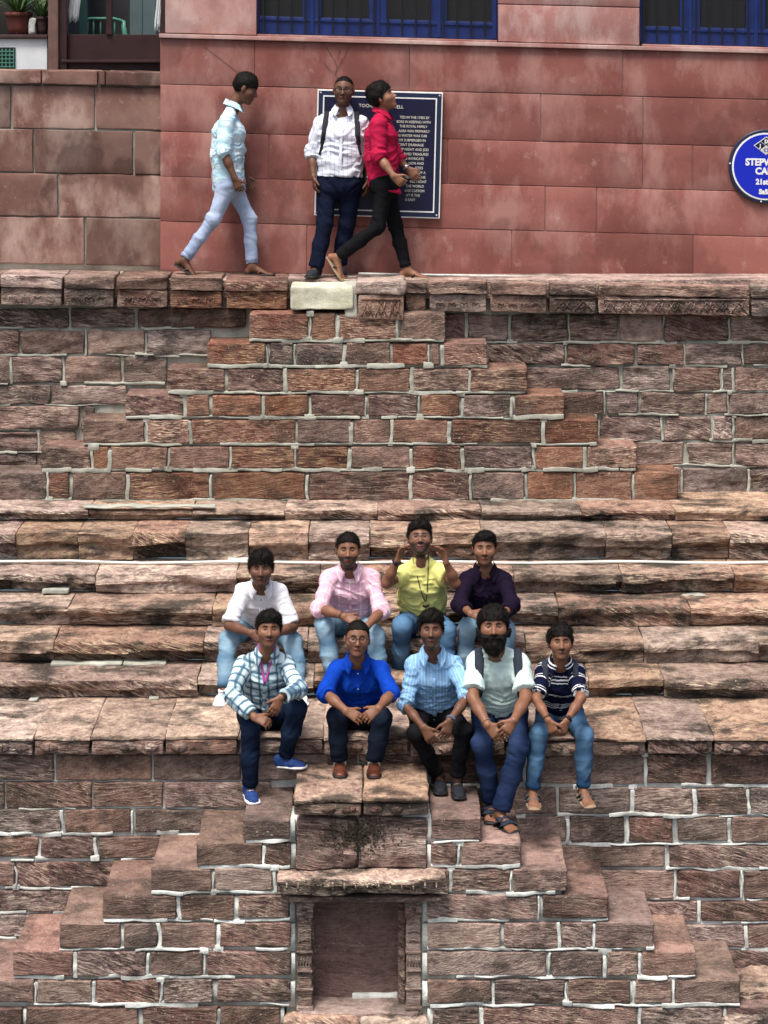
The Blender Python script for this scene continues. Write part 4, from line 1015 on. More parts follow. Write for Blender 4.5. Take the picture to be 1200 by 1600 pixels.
# ---------------------------------------------------------------- head
def clampd(x): return np.sqrt(x)
def _el(x, y, z, c, r): return (np.sqrt(((x - c[0]) / r[0]) ** 2 + ((y - c[1]) / r[1]) ** 2 + ((z - c[2]) / r[2]) ** 2) - 1) * min(r)
def _cap(x, y, z, a, b, ra, rb):
    ab = [b[i] - a[i] for i in range(3)]; L2 = sum(q * q for q in ab)
    dx, dy, dz = x - a[0], y - a[1], z - a[2]; t = np.clip((dx * ab[0] + dy * ab[1] + dz * ab[2]) / L2, 0, 1)
    return np.sqrt((dx - t * ab[0]) ** 2 + (dy - t * ab[1]) ** 2 + (dz - t * ab[2]) ** 2) - (ra + (rb - ra) * t)
def head_sdf(x, y, z, wide=1.0):
    x = np.abs(x) / wide
    d = _el(x, y, z, (0, -.012, .030), (.074, .094, .084))
    d = smin(d, _el(x, y, z, (0, .022, -.040), (.062, .066, .072)), .035)
    d = smin(d, _el(x, y, z, (0, .062, -.094), (.026, .024, .020)), .025)          # chin
    d = smin(d, _el(x, y, z, (.040, .052, -.024), (.022, .022, .020)), .03)        # cheekbone
    d = smin(d, _cap(x, y, z, (0, .071, .027), (.036, .062, .029), .010, .008), .012)   # brow
    d = -smin(-d, _el(x, y, z, (.031, .086, .006), (.017, .016, .010)), .010)      # eye socket
    d = smin(d, _cap(x, y, z, (0, .078, .010), (0, .104, -.030), .007, .0115), .010)    # nose
    d = smin(d, _el(x, y, z, (.012, .090, -.033), (.009, .010, .008)), .006)
    d = smin(d, _el(x, y, z, (0, .084, -.058), (.022, .011, .006)), .006)          # lips
    d = smin(d, _el(x, y, z, (0, .081, -.069), (.019, .010, .0065)), .005)
    d = smin(d, _el(x, y, z, (.076, -.004, -.004), (.009, .018, .030)), .006)      # ear
    return d
class Head:
    def __init__(s, c, fwd, up=(0, 0, 1), size=1.0, wide=1.0):
        s.c = V3(c); s.F = unit(V3(fwd)); u = V3(up); s.U = unit(u - s.F * (u @ s.F)); s.R = np.cross(s.F, s.U); s.k = size; s.w = wide
    def to(s, p): return s.c + s.k * (s.R * p[0] + s.F * p[1] + s.U * p[2])
    def loc(s, P):
        d = [P[i] - s.c[i] for i in range(3)]; dot = lambda a: (d[0] * a[0] + d[1] * a[1] + d[2] * a[2]) / s.k
        return dot(s.R), dot(s.F), dot(s.U)
    def box(s, r=.155): return s.c - r * s.k, s.c + r * s.k
    def prim(s):
        lo, hi = s.box(.15); return prim(lambda P: head_sdf(*s.loc(P), wide=s.w) * s.k, lo, hi, .012)
    def front(s, x, z, off=0.0):
        lo, hi = 0.0, .15
        for _ in range(24):
            m = (lo + hi) / 2
            if head_sdf(np.array([x]), np.array([m]), np.array([z]), s.w)[0] < 0: lo = m
            else: hi = m
        return s.to((x, lo + off, z))
    def hair(s, st):
        fz = st.get('fz', .056); tv = st.get('top', .012) + .004; sv = st.get('side', .006) + .000; bk = st.get('back', -.07); q = st.get('quiff', 0.0); tmp = st.get('temple', -.005); rough = st.get('rough', .006)
        def f(P):
            x, y, z = s.loc(P)
            d = _el(x, y, z, (0, -.014 + q * .5, .032), (.077 * s.w + sv, .098 + sv * .7, .086 + tv))
            if q: d = smin(d, _el(x, y, z, (st.get('part', 0.0), .045, .092), (.055, .045, .022 + q)), .03)
            nz = vnoise(np.stack(np.broadcast_arrays(x * 60, y * 22, z * 38), -1), 5); nb = vnoise(np.stack(np.broadcast_arrays(x * 24, y * 24, z * 24), -1), 8)
            d = d - rough * (.55 * nz + .6 * nb)
            hl = np.interp(y, [-.11, -.05, -.022, -.004, .012, .026, .045, .075, .12], [bk, bk + .012, -.034, .018, tmp - .010, .012, fz - .016, fz, fz + st.get('tilt', 0) * 0])
            hl = hl + st.get('slant', 0.0) * x + np.abs(x) * st.get('peak', 0.0) + .004 * nz
            return np.maximum(d, (hl - z) * .75) * s.k
        lo, hi = s.box(.16); return prim(f, lo, hi, .0)
    def beard(s, st):
        th = st.get('th', .006); top = st.get('top', -.030); low = st.get('low', 0.0); kind = st.get('kind', 'full')
        def f(P):
            x, y, z = s.loc(P)
            d = head_sdf(x, y, z, s.w)
            if low: d = smin(d, _el(x, y, z, (0, .060, -.100 - low * .5), (.048, .036, .030 + low)), .03)
            nz = vnoise(np.stack(np.broadcast_arrays(x * 55, y * 40, z * 40), -1), 6)
            d = d - th * (1 + .5 * nz)
            ax = np.abs(x)
            line = np.interp(y, [-.02, .0, .02, .05, .075, .12], [.00, -.005, top, top - .012, -.040, -.040])
            m = z - line
            m = np.maximum(m, (.000 - y))
            if kind == 'goatee': m = np.maximum(m, ax - .030)
            if kind == 'moustache': m = np.maximum(np.maximum(m, ax - .027), -.0560 - z + .18 * ax)
            mouth = _el(x, y, z, (0, .09, -.0655), (.021, .05, .0065)); nose = _el(x, y, z, (0, .105, -.028), (.020, .03, .016))
            return np.maximum(np.maximum(np.maximum(d, m * .8), -mouth), -nose) * s.k
        lo, hi = s.box(.18); return prim(f, lo, hi, .0)

def ico(c, r, fr, name, mat, parent, attr=None, n=10, m=7):
    """small ellipsoid; fr = three axes"""
    Vv = []; L = []
    for j in range(m + 1):
        ph = math.pi * j / m
        for i in range(n):
            th = 2 * math.pi * i / n; p = (math.sin(ph) * math.cos(th), math.cos(ph), math.sin(ph) * math.sin(th)); L.append(p)
            Vv.append(V3(c) + sum(V3(fr[k]) * p[k] * r[k] for k in range(3)))
    fs = [[j * n + i, j * n + (i + 1) % n, (j + 1) * n + (i + 1) % n, (j + 1) * n + i] for j in range(m) for i in range(n)]
    o = mesh_obj(name, Vv, fs, mat, parent, None, True)
    if attr: add_attr(o, attr, np.array(L))
    return o

# ---------------------------------------------------------------- pose from photo points
def ray(px, py): return Vector(((px - CX) / F, 1.0, -(py - HZ) / F))
def lift(px, py, p, L, sgn=-1):
    d = ray(px, py); p = Vector(p); a = d.dot(d); b = -2 * d.dot(p); c = p.dot(p) - L * L; D = b * b - 4 * a * c
    return d * ((-b + sgn * math.sqrt(D)) / (2 * a) if D > 0 else -b / (2 * a))
def lift_z(px, py, z): d = ray(px, py); return d * (z / d.z)

def hand_prims(wr, tip_dir, nrm, s, curl=(.5, .6), spread=.09, thumb=1, thumb_out=.7, k=.008):
    """palm and five fingers. nrm = direction the palm faces; thumb = +1/-1 side of (dir x nrm)"""
    w = V3(wr); d = unit(V3(tip_dir)); n = V3(nrm); n = unit(n - d * (n @ d)); sd = np.cross(d, n) * thumb
    out = [econe(w - d * .01 * s, w + d * .078 * s, (.029 * s, .017 * s), (.040 * s, .0125 * s), sd, k)]
    for i, (o, L, r) in enumerate(((.031, .070, .0088), (.0105, .080, .0092), (-.0105, .074, .0088), (-.031, .060, .0078))):
        b = w + d * (.076 - abs(o) * .12) * s + sd * o * s; a = curl[0] * (1 + .08 * i); dirv = unit(d + sd * o * spread * 22)
        for j, fr in enumerate((.44, .32, .24)):
            dd = unit(dirv * math.cos(a) + n * math.sin(a)); e = b + dd * L * fr * s
            out.append(rc(b, e, r * s * (1 - .08 * j), r * s * (.93 - .08 * j), .004)); b = e; a += curl[1]
    b = w + d * .022 * s + sd * .026 * s; dd = unit(d * .75 + sd * thumb_out + n * .25); e = b + dd * .042 * s
    out.append(rc(b, e, .0125 * s, .0105 * s, .008)); e2 = e + unit(dd * .9 + d * .5 + n * .2) * .030 * s; out.append(rc(e, e2, .0105 * s, .0085 * s, .004))
    return out

def person(label, q):
    s = q.get('s', .92); up0 = np.array([0, 0, 1.0]); bw = q.get('bw', 1.0); seated = q.get('seated', True)
    hp = q['hip']; hip = V3(at(hp[0], hp[1], hp[2]))
    if seated: hip[2] = hp[1]                      # for seated people hip = (photo x, world height, distance)
    (ax_, ay_), (bx_, by_) = q['sh']
    mid = V3(lift((ax_ + bx_) / 2, (ay_ + by_) / 2, hip, q.get('torso', .46) * s, q.get('lean', -1)))
    dY = q.get('shdY', 0.0)
    SA, SB_ = V3(at(ax_, ay_, mid[1] - dY)), V3(at(bx_, by_, mid[1] + dY))
    side = unit(SB_ - SA); up = unit(mid - hip); SA = SA - up * .024 * s + side * .014 * s; SB_ = SB_ - up * .024 * s - side * .014 * s; fwd = unit(np.cross(side, up)); fwd = fwd if fwd[1] < 0 or not seated else -fwd
    if 'fwd' in q: fwd = unit(V3(q['fwd']))
    tside = side if 'tside' not in q else unit(V3(q['tside']))
    Nk = mid + up * .070 * s - fwd * .0
    hx, hy = q['head']; hc = V3(at(hx, hy, mid[1] - q.get('hfwd', .05)))
    H = Head(hc, q.get('look', (0, -1, .24)), q.get('hup', (0, 0, 1)), q.get('hs', s) * 1.05, q.get('hw', 1.0) * 1.06)
    Nk = .5 * Nk + .5 * H.to((0, -.030, -.105)); J = {}
    for k, S in (('a', SA), ('b', SB_)):
        e = q['el' + k]; E = V3(at(*e)) if len(e) == 3 and e[2] > 5 else V3(lift(e[0], e[1], S, .272 * s, e[2] if len(e) > 2 else -1))
        w = q['wr' + k]; Wr = V3(at(*w)) if len(w) == 3 and w[2] > 5 else V3(lift(w[0], w[1], E, .245 * s, w[2] if len(w) > 2 else -1))
        J['el' + k], J['wr' + k] = E, Wr
        off = -1 if k == 'a' else 1
        Hj = hip + tside * off * .085 * s * bw; J['hip' + k] = Hj
        kn = q['kn' + k]; K = V3(at(*kn)) if len(kn) == 3 and kn[2] > 5 else V3(lift(kn[0], kn[1], Hj, .41 * s, kn[2] if len(kn) > 2 else -1))
        an = q['an' + k]
        if len(an) == 3 and an[2] > 5: A = V3(at(*an))
        elif len(an) == 3: A = V3(lift_z(an[0], an[1], an[2]))
        else: A = V3(lift(an[0], an[1], K, .40 * s, -1))
        J['kn' + k], J['an' + k] = K, A
    if q.get('debug'):
        for k in 'ab':
            print(label[:24], k, 'uarm %.2f farm %.2f thigh %.2f shank %.2f' % tuple(np.linalg.norm(x) / s for x in (J['el' + k] - (SA if k == 'a' else SB_), J['wr' + k] - J['el' + k], J['kn' + k] - J['hip' + k], J['an' + k] - J['kn' + k])), 'torso %.2f' % (np.linalg.norm(mid - hip) / s), 'Y', mid[1].round(2), J['kn' + k][1].round(2), J['an' + k][1].round(2), 'z', J['an' + k][2].round(2))
    back = -fwd; wst = hip * .58 + mid * .42 + back * .02 * s * q.get('slouch', 1); chs = hip * .22 + mid * .78 + back * .005 * s
    bel = q.get('belly', 0.0); al = q.get('armf', 1.0); lf = q.get('legf', 1.0)
    # ---------------- feet
    feet = {}
    for k in 'ab':
        A = J['an' + k]; d = unit(V3(q['footdir'][0 if k == 'a' else 1]))
        u = unit(up0 - d * d[2]); feet[k] = (A, d, u, np.cross(d, u))
    # ---------------- the body, one continuous skin
    B = []
    B += [econe(hip, wst, (.10 * s, .04 * s), (.06 * s, .05 * s), tside, .04), econe(wst, chs + up * .03 * s, (.06 * s, .05 * s), (.085 * s, .088 * s), side, .04), econe(chs + up * .05 * s, mid, (.110 * s * bw, .102 * s), (.10 * s, .064 * s), side, .04)]
    B += [rc(H.to((0, -.022, -.055)), Nk - up * .02 * s, .048 * s, .056 * s * q.get('neckf', 1), .03)]
    for k, S in (('a', SA), ('b', SB_)):
        E, Wr, Hj, K, A = J['el' + k], J['wr' + k], J['hip' + k], J['kn' + k], J['an' + k]
        B += [rc(Nk - up * .02 * s, S, .038 * s, .034 * s, .04), rc(S, E, .036 * s * al, .037 * s * al, .03), rc(E, E * .55 + Wr * .45, .037 * s * al, .035 * s * al, .02), rc(E * .6 + Wr * .4, Wr, .035 * s * al, .0235 * s * al, .02)]
        hd = q.get('hand' + k, {}); B += hand_prims(Wr, hd.get('dir', Wr - E), hd.get('n', (0, .6, -.4)), s * hd.get('size', 1.0), hd.get('curl', (.45, .55)), hd.get('spread', .09), hd.get('thumb', 1 if k == 'a' else -1), hd.get('tout', .7))
        B += [rc(Hj, K, .034 * s, .030 * s, .03), rc(K, K * .6 + A * .4, .030 * s, .032 * s, .02), rc(K * .6 + A * .4, A, .032 * s, .030 * s, .02)]
        A, d, u, sd = feet[k]; heel = A - d * .035 * s - u * .045 * s; ball = A + d * .125 * s - u * .058 * s
        B += [rc(A, heel, .032 * s, .030 * s, .02), econe(A - u * .02 * s + d * .02 * s, ball, (.030 * s, .034 * s), (.042 * s, .017 * s), sd, .02)]
        if q['shoe']['kind'] in ('sandal', 'flipflop'):
            for i in range(5):
                o = (-.034 + .017 * i) * s; L = (.055 - .006 * (i if k == 'a' else 4 - i)) * s
                B.append(rc(ball + sd * o, ball + sd * o * 1.05 + d * L - u * .004 * s, .0095 * s, .008 * s, .004))
    B.append(H.prim())
    V, Fq = surface(B, q.get('vox', .0066)); V = relax(V, Fq, 1, .4)
    base = (hip[0], hip[1], min(J['ana'][2], J['anb'][2]) - .07 * s)
    o = mesh_obj('person', V, Fq, skin(q.get('skin', (.17, .078, .045))), None, base, True)
    tag(o, label, 'person', q.get('group'))
    x, y, z = H.loc((V[:, 0], V[:, 1], V[:, 2]))
    lip = np.clip(1.6 - np.sqrt((x / .023) ** 2 + ((z + .064) / .0095) ** 2), 0, 1) * (y > .06) * (np.abs(z) < .12); add_attr(o, 'lip', np.clip(lip, 0, 1))
    ms = q.get('mous', 0.0) * np.clip(1.5 - np.sqrt((x / .026) ** 2 + ((z + .049) / .0075) ** 2), 0, 1) * (y > .06); stb = q.get('stubble', 0.0) * np.clip((-.030 - z + .25 * np.clip(.05 - y, 0, 1)) / .012, 0, 1) * (y > 0) * (z > -.135) * (np.abs(x) < .08); add_attr(o, 'stubble', np.maximum(ms * 1.4, stb * (1 - np.clip(lip, 0, 1))))
    # ---------------- hair, beard, brows, eyes
    hm = M[q.get('hairmat', 'hair')]
    def tufted(nm, hV, hF, n, L, drop):
        rg = np.random.RandomState(q.get('seed', 1)); N = vnormals(hV, hF); pick = rg.randint(0, len(hV), n); p = hV[pick]; nn = N[pick]
        flow = H.U[None] * -drop + H.F[None] * .35 + rg.normal(0, .45, (n, 3)); d = nn * .42 + flow * .6; d /= np.linalg.norm(d, axis=1, keepdims=True)
        sd = np.cross(d, nn + .01); sd /= np.maximum(np.linalg.norm(sd, axis=1, keepdims=True), 1e-6); ln = L * rg.uniform(.5, 1.3, (n, 1)) * s
        Vt = np.concatenate([p - sd * .0016, p + sd * .0016, p + d * ln + sd * .0006, p + d * ln - sd * .0006]); i = np.arange(n)
        Ft = np.stack([i, i + n, i + 2 * n, i + 3 * n], 1) + len(hV)
        return mesh_obj(nm, np.concatenate([hV, Vt]), np.concatenate([hF, Ft]), hm, o, None, True)
    hV, hF = surface([H.hair(q.get('hair', {}))], .0048); tufted('hair', hV, hF, 1500, q.get('hair', {}).get('tuft', .012), .35)
    if 'beard' in q:
        bV, bF = surface([H.beard(q['beard'])], .0036); tufted('beard', bV, bF, 700, .4 * q['beard'].get('th', .006) + .004, .8)
    for sg in (-1, 1):
        pts = [H.front(sg * xx, zz, .0015) for xx, zz in ((.012, .0225), (.022, .0275), (.034, .0285), (.045, .0235))]
        MB().tube([Vector(p) for p in pts], [.0026 * s, .0036 * s, .0032 * s, .0018 * s], 6, .8, tuple(H.F)).build('eyebrow', hm, o, True)
        ico(H.to((sg * .031 * H.w, .0660, .004)), (.0140 * H.k, .0125 * H.k, .0062 * H.k), (H.R, H.F, H.U), 'eye', M['eye'], o, 'eye')
        lid = [H.to((sg * xx * H.w, yy, zz)) for xx, yy, zz in ((.017, .0735, .0075), (.024, .0785, .0125), (.033, .079, .0130), (.044, .0700, .0085))]
        MB().tube([Vector(p) for p in lid], [.002 * s, .0028 * s, .0028 * s, .0018 * s], 5).build('eyelid', skin(q.get('skin', (.17, .078, .045))), o, True)
    MB().tube([Vector(H.front(xx, -.0640 + zz, .0006)) for xx, zz in ((-.021, .0015), (-.011, 0), (0, .0006), (.011, 0), (.021, .0015))], [.0012, .0020, .0016, .0020, .0012], 5).build('mouth', M['lipline'], o, True)
    if 'glasses' in q:
        g = q['glasses']; gm = M[g.get('mat', 'iron')]; mb = MB(); rx, rz = g.get('r', (.025, .017)); lens = []
        for sg in (-1, 1):
            ring = []
            for i in range(17):
                a = 2 * math.pi * i / 16; c_, s_ = math.cos(a), math.sin(a); e = .65
                ring.append(Vector(H.to((sg * .033 + rx * math.copysign(abs(c_) ** e, c_), .094 - .1 * abs(.033 + 0 * c_) * .1, .001 + rz * math.copysign(abs(s_) ** e, s_)))))
            mb.tube(ring, g.get('t', .0026) * s, 6, caps=False)
            mb.tube([Vector(H.to((sg * .057, .093, .006))), Vector(H.to((sg * .074, .06, .006))), Vector(H.to((sg * .082, .0, .006)))], .0024 * s, 6)
        mb.tube([Vector(H.to((-.009, .095, .006))), Vector(H.to((0, .098, .009))), Vector(H.to((.009, .095, .006)))], .0024 * s, 6)
        mb.build('spectacles', gm, o, True)
    # ---------------- shirt
    sh = q['shirt']; inf = sh.get('inf', .013) * s; uvT = (hip, side, up); Sp = []
    hemc = hip + up * sh.get('hem', -.03) * s; hemn = unit(-up + fwd * sh.get('hemtilt', 0.0)); hemcut = [(hemc, hemn)]
    Sp += [econe(hip - up * .10 * s, wst, (.162 * s * bw + inf, .118 * s + inf), (.148 * s * bw + inf, .108 * s + inf + bel), tside, .05, uv=uvT, cut=hemcut),
           econe(wst, chs, (.148 * s * bw + inf, .108 * s + inf + bel), (.156 * s * bw + inf, .112 * s + inf), side, .05, uv=uvT, cut=hemcut),
           econe(chs, mid - up * .015 * s, (.156 * s * bw + inf, .112 * s + inf), (.105 * s, .072 * s), side, .04, uv=uvT, cut=hemcut)]
    for k, S in (('a', SA), ('b', SB_)):
        E, Wr = J['el' + k], J['wr' + k]; a = unit(E - S); sdv = unit(np.cross(a, fwd)); uvA = (S, sdv, a, .37); L = sh.get('sleeve', 1.4)
        if 'sleeve' + k in sh: L = sh['sleeve' + k]
        Sp.append(rc(Nk - up * .006 * s, S, .040 * s, .040 * s + inf * .4, .045, uv=uvT))
        if L <= 1: en = S + (E - S) * L; Sp.append(rc(S, S + (E - S) * (L + .2), .044 * s * al + inf, (.046 if L < .9 else .043) * s * al + inf * sh.get('flare', 1.3), .04, uv=uvA, cut=[(en, a)]))
        else:
            Sp.append(rc(S, E, .044 * s * al + inf, .040 * s * al + inf, .04, uv=uvA))
            a2 = unit(Wr - E); sd2 = unit(np.cross(a2, fwd)); en = E + (Wr - E) * (L - 1)
            Sp.append(rc(E, E + (Wr - E) * (L - 1 + .1), .044 * s * al + inf, .036 * s * al + inf * 1.1, .03, uv=(E, sd2, a2, .71), cut=[(en, a2)]))
            if sh.get('cuff', True): Sp.append(rc(en - a2 * .030 * s, en + a2 * .03 * s, .042 * s * al + inf * .9, .041 * s * al + inf * .9, .004, uv=(E, sd2, a2, .71), cut=[(en, a2), (en - a2 * .022 * s, -a2)]))
    if sh.get('collar', True):
        vd = sh.get('vee', .075)
        Sp.append(rc(Nk + fwd * .075 * s + up * .050 * s, Nk + fwd * .080 * s + up * .0 * s, .056 * s, .050 * s, .006, 'sub')); Sp.append(rc(Nk + fwd * .095 * s + up * .010 * s, Nk + fwd * .128 * s - up * vd * s, .040 * s, .010 * s, .006, 'sub'))
    else:
        Sp.append(rc(Nk + fwd * .075 * s + up * .045 * s, Nk + fwd * .07 * s + up * .0 * s, .052 * s, .046 * s, .008, 'sub'))
    for p_ in Sp:
        if p_['op'] == 'sub': p_['k'] = .004
    so = cloth('shirt', Sp, sh['mat'], o, sh.get('vox', .0070), sh.get('wr', .0042), q.get('seed', 1), joints=[(J['ela'], .10 * s, unit(J['wra'] - SA), .008), (J['elb'], .10 * s, unit(J['wrb'] - SB_), .008), (wst + fwd * .1 * s, .16 * s, up, .010), (SA * .8 + wst * .2, .09 * s, unit(up + side), .006), (SB_ * .8 + wst * .2, .09 * s, unit(up - side), .006)])
    fs_ = lambda P: field(Sp, np.array([P]))[0]
    def onshirt(P, off=.004, dirv=None):
        """slide a point along dirv onto the shirt"""
        dv = V3(fwd if dirv is None else dirv); P0 = V3(P); P = P0 + dv * .30
        for _ in range(90):
            if (P - P0) @ dv < -.04: return P0 + dv * .02
            dd = fs_(P) - off
            if dd < .001: break
            P = P - dv * max(dd * .6, .0012)
        return P
    if sh.get('collar', True):
        for sg in (-1, 1):
            top, bot = [], []
            for tt in np.linspace(0, 1, 11):
                a = math.pi * (1 - tt) + .42 * tt; dv = fwd * math.cos(a) + side * sg * math.sin(a)
                p1 = Nk + dv * (.060 + .006 * tt) * s + up * (.052 - .050 * tt ** 1.6) * s; p2 = Nk + dv * (.080 + .026 * tt ** 2) * s + up * (.012 - .082 * tt ** 2.2) * s + side * sg * .012 * s * tt ** 3
                for pp in (p1, p2):
                    for _ in range(14):
                        if fs_(pp) > .0035: break
                        pp += (dv * .6 + up * .5 + fwd * .3) * .0035
                top.append(p1); bot.append(p2)
            n_ = len(top); Vc = []; th_ = .0035
            for p1, p2 in zip(top, bot):
                m_ = (p1 + p2) / 2 + unit(np.cross(unit(p1 - p2), side)) * 0; Vc += [p1, m_, p2]
            Vc = np.array(Vc); nn = unit(fwd + up * .4); Vc = np.concatenate([Vc, Vc - nn * th_]); fs2 = []; N0 = 3 * n_
            for i in range(n_ - 1):
                for j in range(2):
                    a0 = 3 * i + j; fs2.append([a0, a0 + 1, a0 + 4, a0 + 3]); fs2.append([N0 + a0 + 3, N0 + a0 + 4, N0 + a0 + 1, N0 + a0])
                for j in (0, 2): a0 = 3 * i + j; fs2.append([a0, a0 + 3, N0 + a0 + 3, N0 + a0])
            for i in (0, n_ - 1):
                for j in range(2): a0 = 3 * i + j; fs2.append([a0, a0 + 1, N0 + a0 + 1, N0 + a0])
            co_ = mesh_obj('collar', Vc, fs2, sh['mat'], so, None, True); cu_ = np.zeros((len(Vc), 3)); cu_[:, 0] = (Vc - hip) @ side + .01; cu_[:, 1] = (Vc - hip) @ up; add_attr(co_, 'cuv', cu_)
        pl = [Vector(onshirt(Nk * (1 - t_) + hip * t_ + side * .004 - up * .03 * s, .0025)) for t_ in np.linspace(.22, .96 if not seated else .80, 14)]
        po_ = MB().tube(pl, .016 * s, 6, .22, tuple(fwd)).build('placket', sh['mat'], so, True); Vp = np.array([v.co[:] for v in po_.data.vertices]); add_attr(po_, 'cuv', np.stack([Vp[:, 0] + .02, Vp[:, 2], Vp[:, 0] * 0], 1))
    if sh.get('buttons'):
        for i in range(sh['buttons']):
            p = onshirt(Nk * (1 - i * .17 - .16) + hip * (i * .17 + .16) + side * .004, .003); ico(p, (.006, .0035, .006), (side, fwd, up), 'button', sh.get('bmat', M['white']), so, None, 8, 4)
    # ---------------- trousers
    tr = q['trousers']; ti = tr.get('inf', .008) * s; Tp = []; fade = []
    Tp.append(econe(hip - tside * .04 * s, hip + tside * .04 * s, (.118 * s + ti, .125 * s), (.118 * s + ti, .125 * s), up, .05, uv=(hip, tside, up)))
    Tp.append(econe(hip - up * .02 * s, hip + up * .12 * s, (.150 * s * bw + ti, .108 * s + ti), (.140 * s * bw + ti, .102 * s + ti + bel * .4), tside, .04, uv=(hip, tside, up), cut=[(hip + up * .11 * s, up)]))
    for k in 'ab':
        Hj, K, A = J['hip' + k], J['kn' + k], J['an' + k]; a1, a2 = unit(K - Hj), unit(A - K); s1 = unit(np.cross(a1, fwd + up0 * .3)); L = tr.get('len', .93)
        Tp.append(rc(Hj, K, .081 * s * lf + ti, .058 * s * lf + ti, .03, uv=(Hj, s1, a1, .2)))
        en = K + (A - K) * L; wk, wa = tr.get('w', (.054, .043)); mid_ = K * .55 + A * .45
        Tp.append(rc(K, mid_, .057 * s * lf + ti, wk * s * lf + ti, .03, uv=(K, s1, a2, .5)))
        Tp.append(rc(mid_, K + (A - K) * (L + .2), wk * s * lf + ti, wa * s + ti, .03, uv=(K, s1, a2, .5), cut=[(en, a2)]))
        if tr.get('turnup'): Tp.append(rc(en - a2 * .05 * s, en + a2 * .04 * s, (wa + .006) * s + ti, (wa + .006) * s + ti, .004, uv=(K, s1, a2, .5), cut=[(en, a2), (en - a2 * .04 * s, -a2)]))
        fade.append((K + (fwd * .05 + up0 * .03) * s, .10 * s)); fade.append((Hj * .45 + K * .55 + up0 * .07 * s, .11 * s)); fade.append((mid_ + fwd * .06 * s, .08 * s))
    cloth('trousers', Tp, tr['mat'], o, .0100, tr.get('wr', .0040), q.get('seed', 1) + 40, fade, ring=False, joints=[(J['kn' + k] - fwd * .04 * s, .08 * s, unit(J['an' + k] - J['hip' + k]), .006) for k in 'ab'] + [(J['an' + k] * .9 + J['kn' + k] * .1, .07 * s, unit(J['an' + k] - J['kn' + k]), .006) for k in 'ab'] + [(J['hip' + k] + fwd * .08 * s, .10 * s, unit(up + side * (1 if k == 'a' else -1)), .007) for k in 'ab'])
    if 'belt' in tr:
        pts = []
        for i in range(33):
            a = 2 * math.pi * i / 32; pts.append(Vector(hip + up * tr['belt'] * s + tside * math.cos(a) * (.152 * s * bw + ti + .006) + np.cross(tside, up) * math.sin(a) * (.112 * s + ti + .006 + bel * .3)))
        MB().tube(pts, .014 * s, 6, .35, None, False).build('belt', M['strap'], o, True)
    # ---------------- footwear
    fw_ = q['shoe']
    for k in 'ab':
        A, d, u, sd = feet[k]; heel = A - d * .048 * s - u * .052 * s; toe = A + d * .165 * s - u * .054 * s; cutp = [(heel - u * .008 * s, -u)]
        if fw_['kind'] == 'shoe':
            U_ = [econe(heel + u * .010 * s, heel * .45 + toe * .55 + u * .012 * s, (.036 * s, .045 * s), (.044 * s, .036 * s), sd, .02, cut=cutp), econe(heel * .45 + toe * .55 + u * .012 * s, toe - d * .02 * s + u * .004 * s, (.044 * s, .036 * s), (.036 * s, .022 * s), sd, .02, cut=cutp), rc(A + u * .010 * s, heel + u * .04 * s, .043 * s, .040 * s, .02, cut=[(A + u * .018 * s, u)])]
            Vs, Fs = surface(U_, .007); so_ = mesh_obj('shoe', relax(Vs, Fs, 2), Fs, fw_['mat'], o, None, True)
            Sl = [econe(heel - u * .006 * s, toe - d * .012 * s - u * .004 * s, (.041 * s, .013 * s), (.041 * s, .012 * s), sd, .0), ellp(heel * .35 + toe * .65 - u * .005 * s, (.07 * s, .049 * s, .012 * s), (d, sd, u), .01)]
            Vs, Fs = surface(Sl, .007); mesh_obj('sole', Vs, Fs, fw_['sole'], so_, None, True)
            mb = MB()
            for i in range(4):
                c_ = heel * (.52 - .07 * i) + toe * (.48 + .07 * i) + u * (.050 - .006 * i) * s; mb.tube([Vector(c_ - sd * .016 * s), Vector(c_ + u * .003), Vector(c_ + sd * .016 * s)], .0026 * s, 5)
            if fw_.get('laces'): mb.build('lace', fw_['laces'], so_, True)
            if fw_.get('sock'):
                MB().lathe((A[0], A[1], A[2] - .01), [(.044 * s, -.01), (.044 * s, .05 * s)], 14).build('sock', fw_['sock'], o, True)
        else:
            Sl = [econe(heel - u * .018 * s, toe + d * .02 * s - u * .016 * s, (.040 * s, .011 * s), (.040 * s, .010 * s), sd, .0), ellp(heel * .3 + toe * .7 - u * .017 * s, (.075 * s, .050 * s, .011 * s), (d, sd, u), .01)]
            Vs, Fs = surface(Sl, .007); so_ = mesh_obj('sandal', Vs, Fs, fw_['sole'], o, None, True); mb = MB()
            if fw_['kind'] == 'flipflop':
                c0 = toe - d * .045 * s + u * .006 * s
                for sg in (-1, 1):
                    c1 = heel * .55 + toe * .45 + sd * sg * .046 * s - u * .008 * s; mb.tube([Vector(c0), Vector((c0 + c1) / 2 + u * .024 * s), Vector(c1)], [.006 * s, .008 * s, .007 * s], 6)
            else:
                for q0, hh in ((.62, .026), (.40, .044)):
                    c_ = heel * (1 - q0) + toe * q0; mb.tube([Vector(c_ - sd * .047 * s - u * .012 * s), Vector(c_ - sd * .036 * s + u * hh * .7 * s), Vector(c_ + u * hh * s), Vector(c_ + sd * .036 * s + u * hh * .7 * s), Vector(c_ + sd * .047 * s - u * .012 * s)], fw_.get('sw', .017) * s, 8, .35)
                mb.tube([Vector(heel + u * .03 * s + (-d * math.cos(a) + sd * math.sin(a)) * .036 * s) for a in np.linspace(-1.7, 1.7, 9)], .009 * s, 6)
            mb.build('strap', fw_['mat'], so_, True)
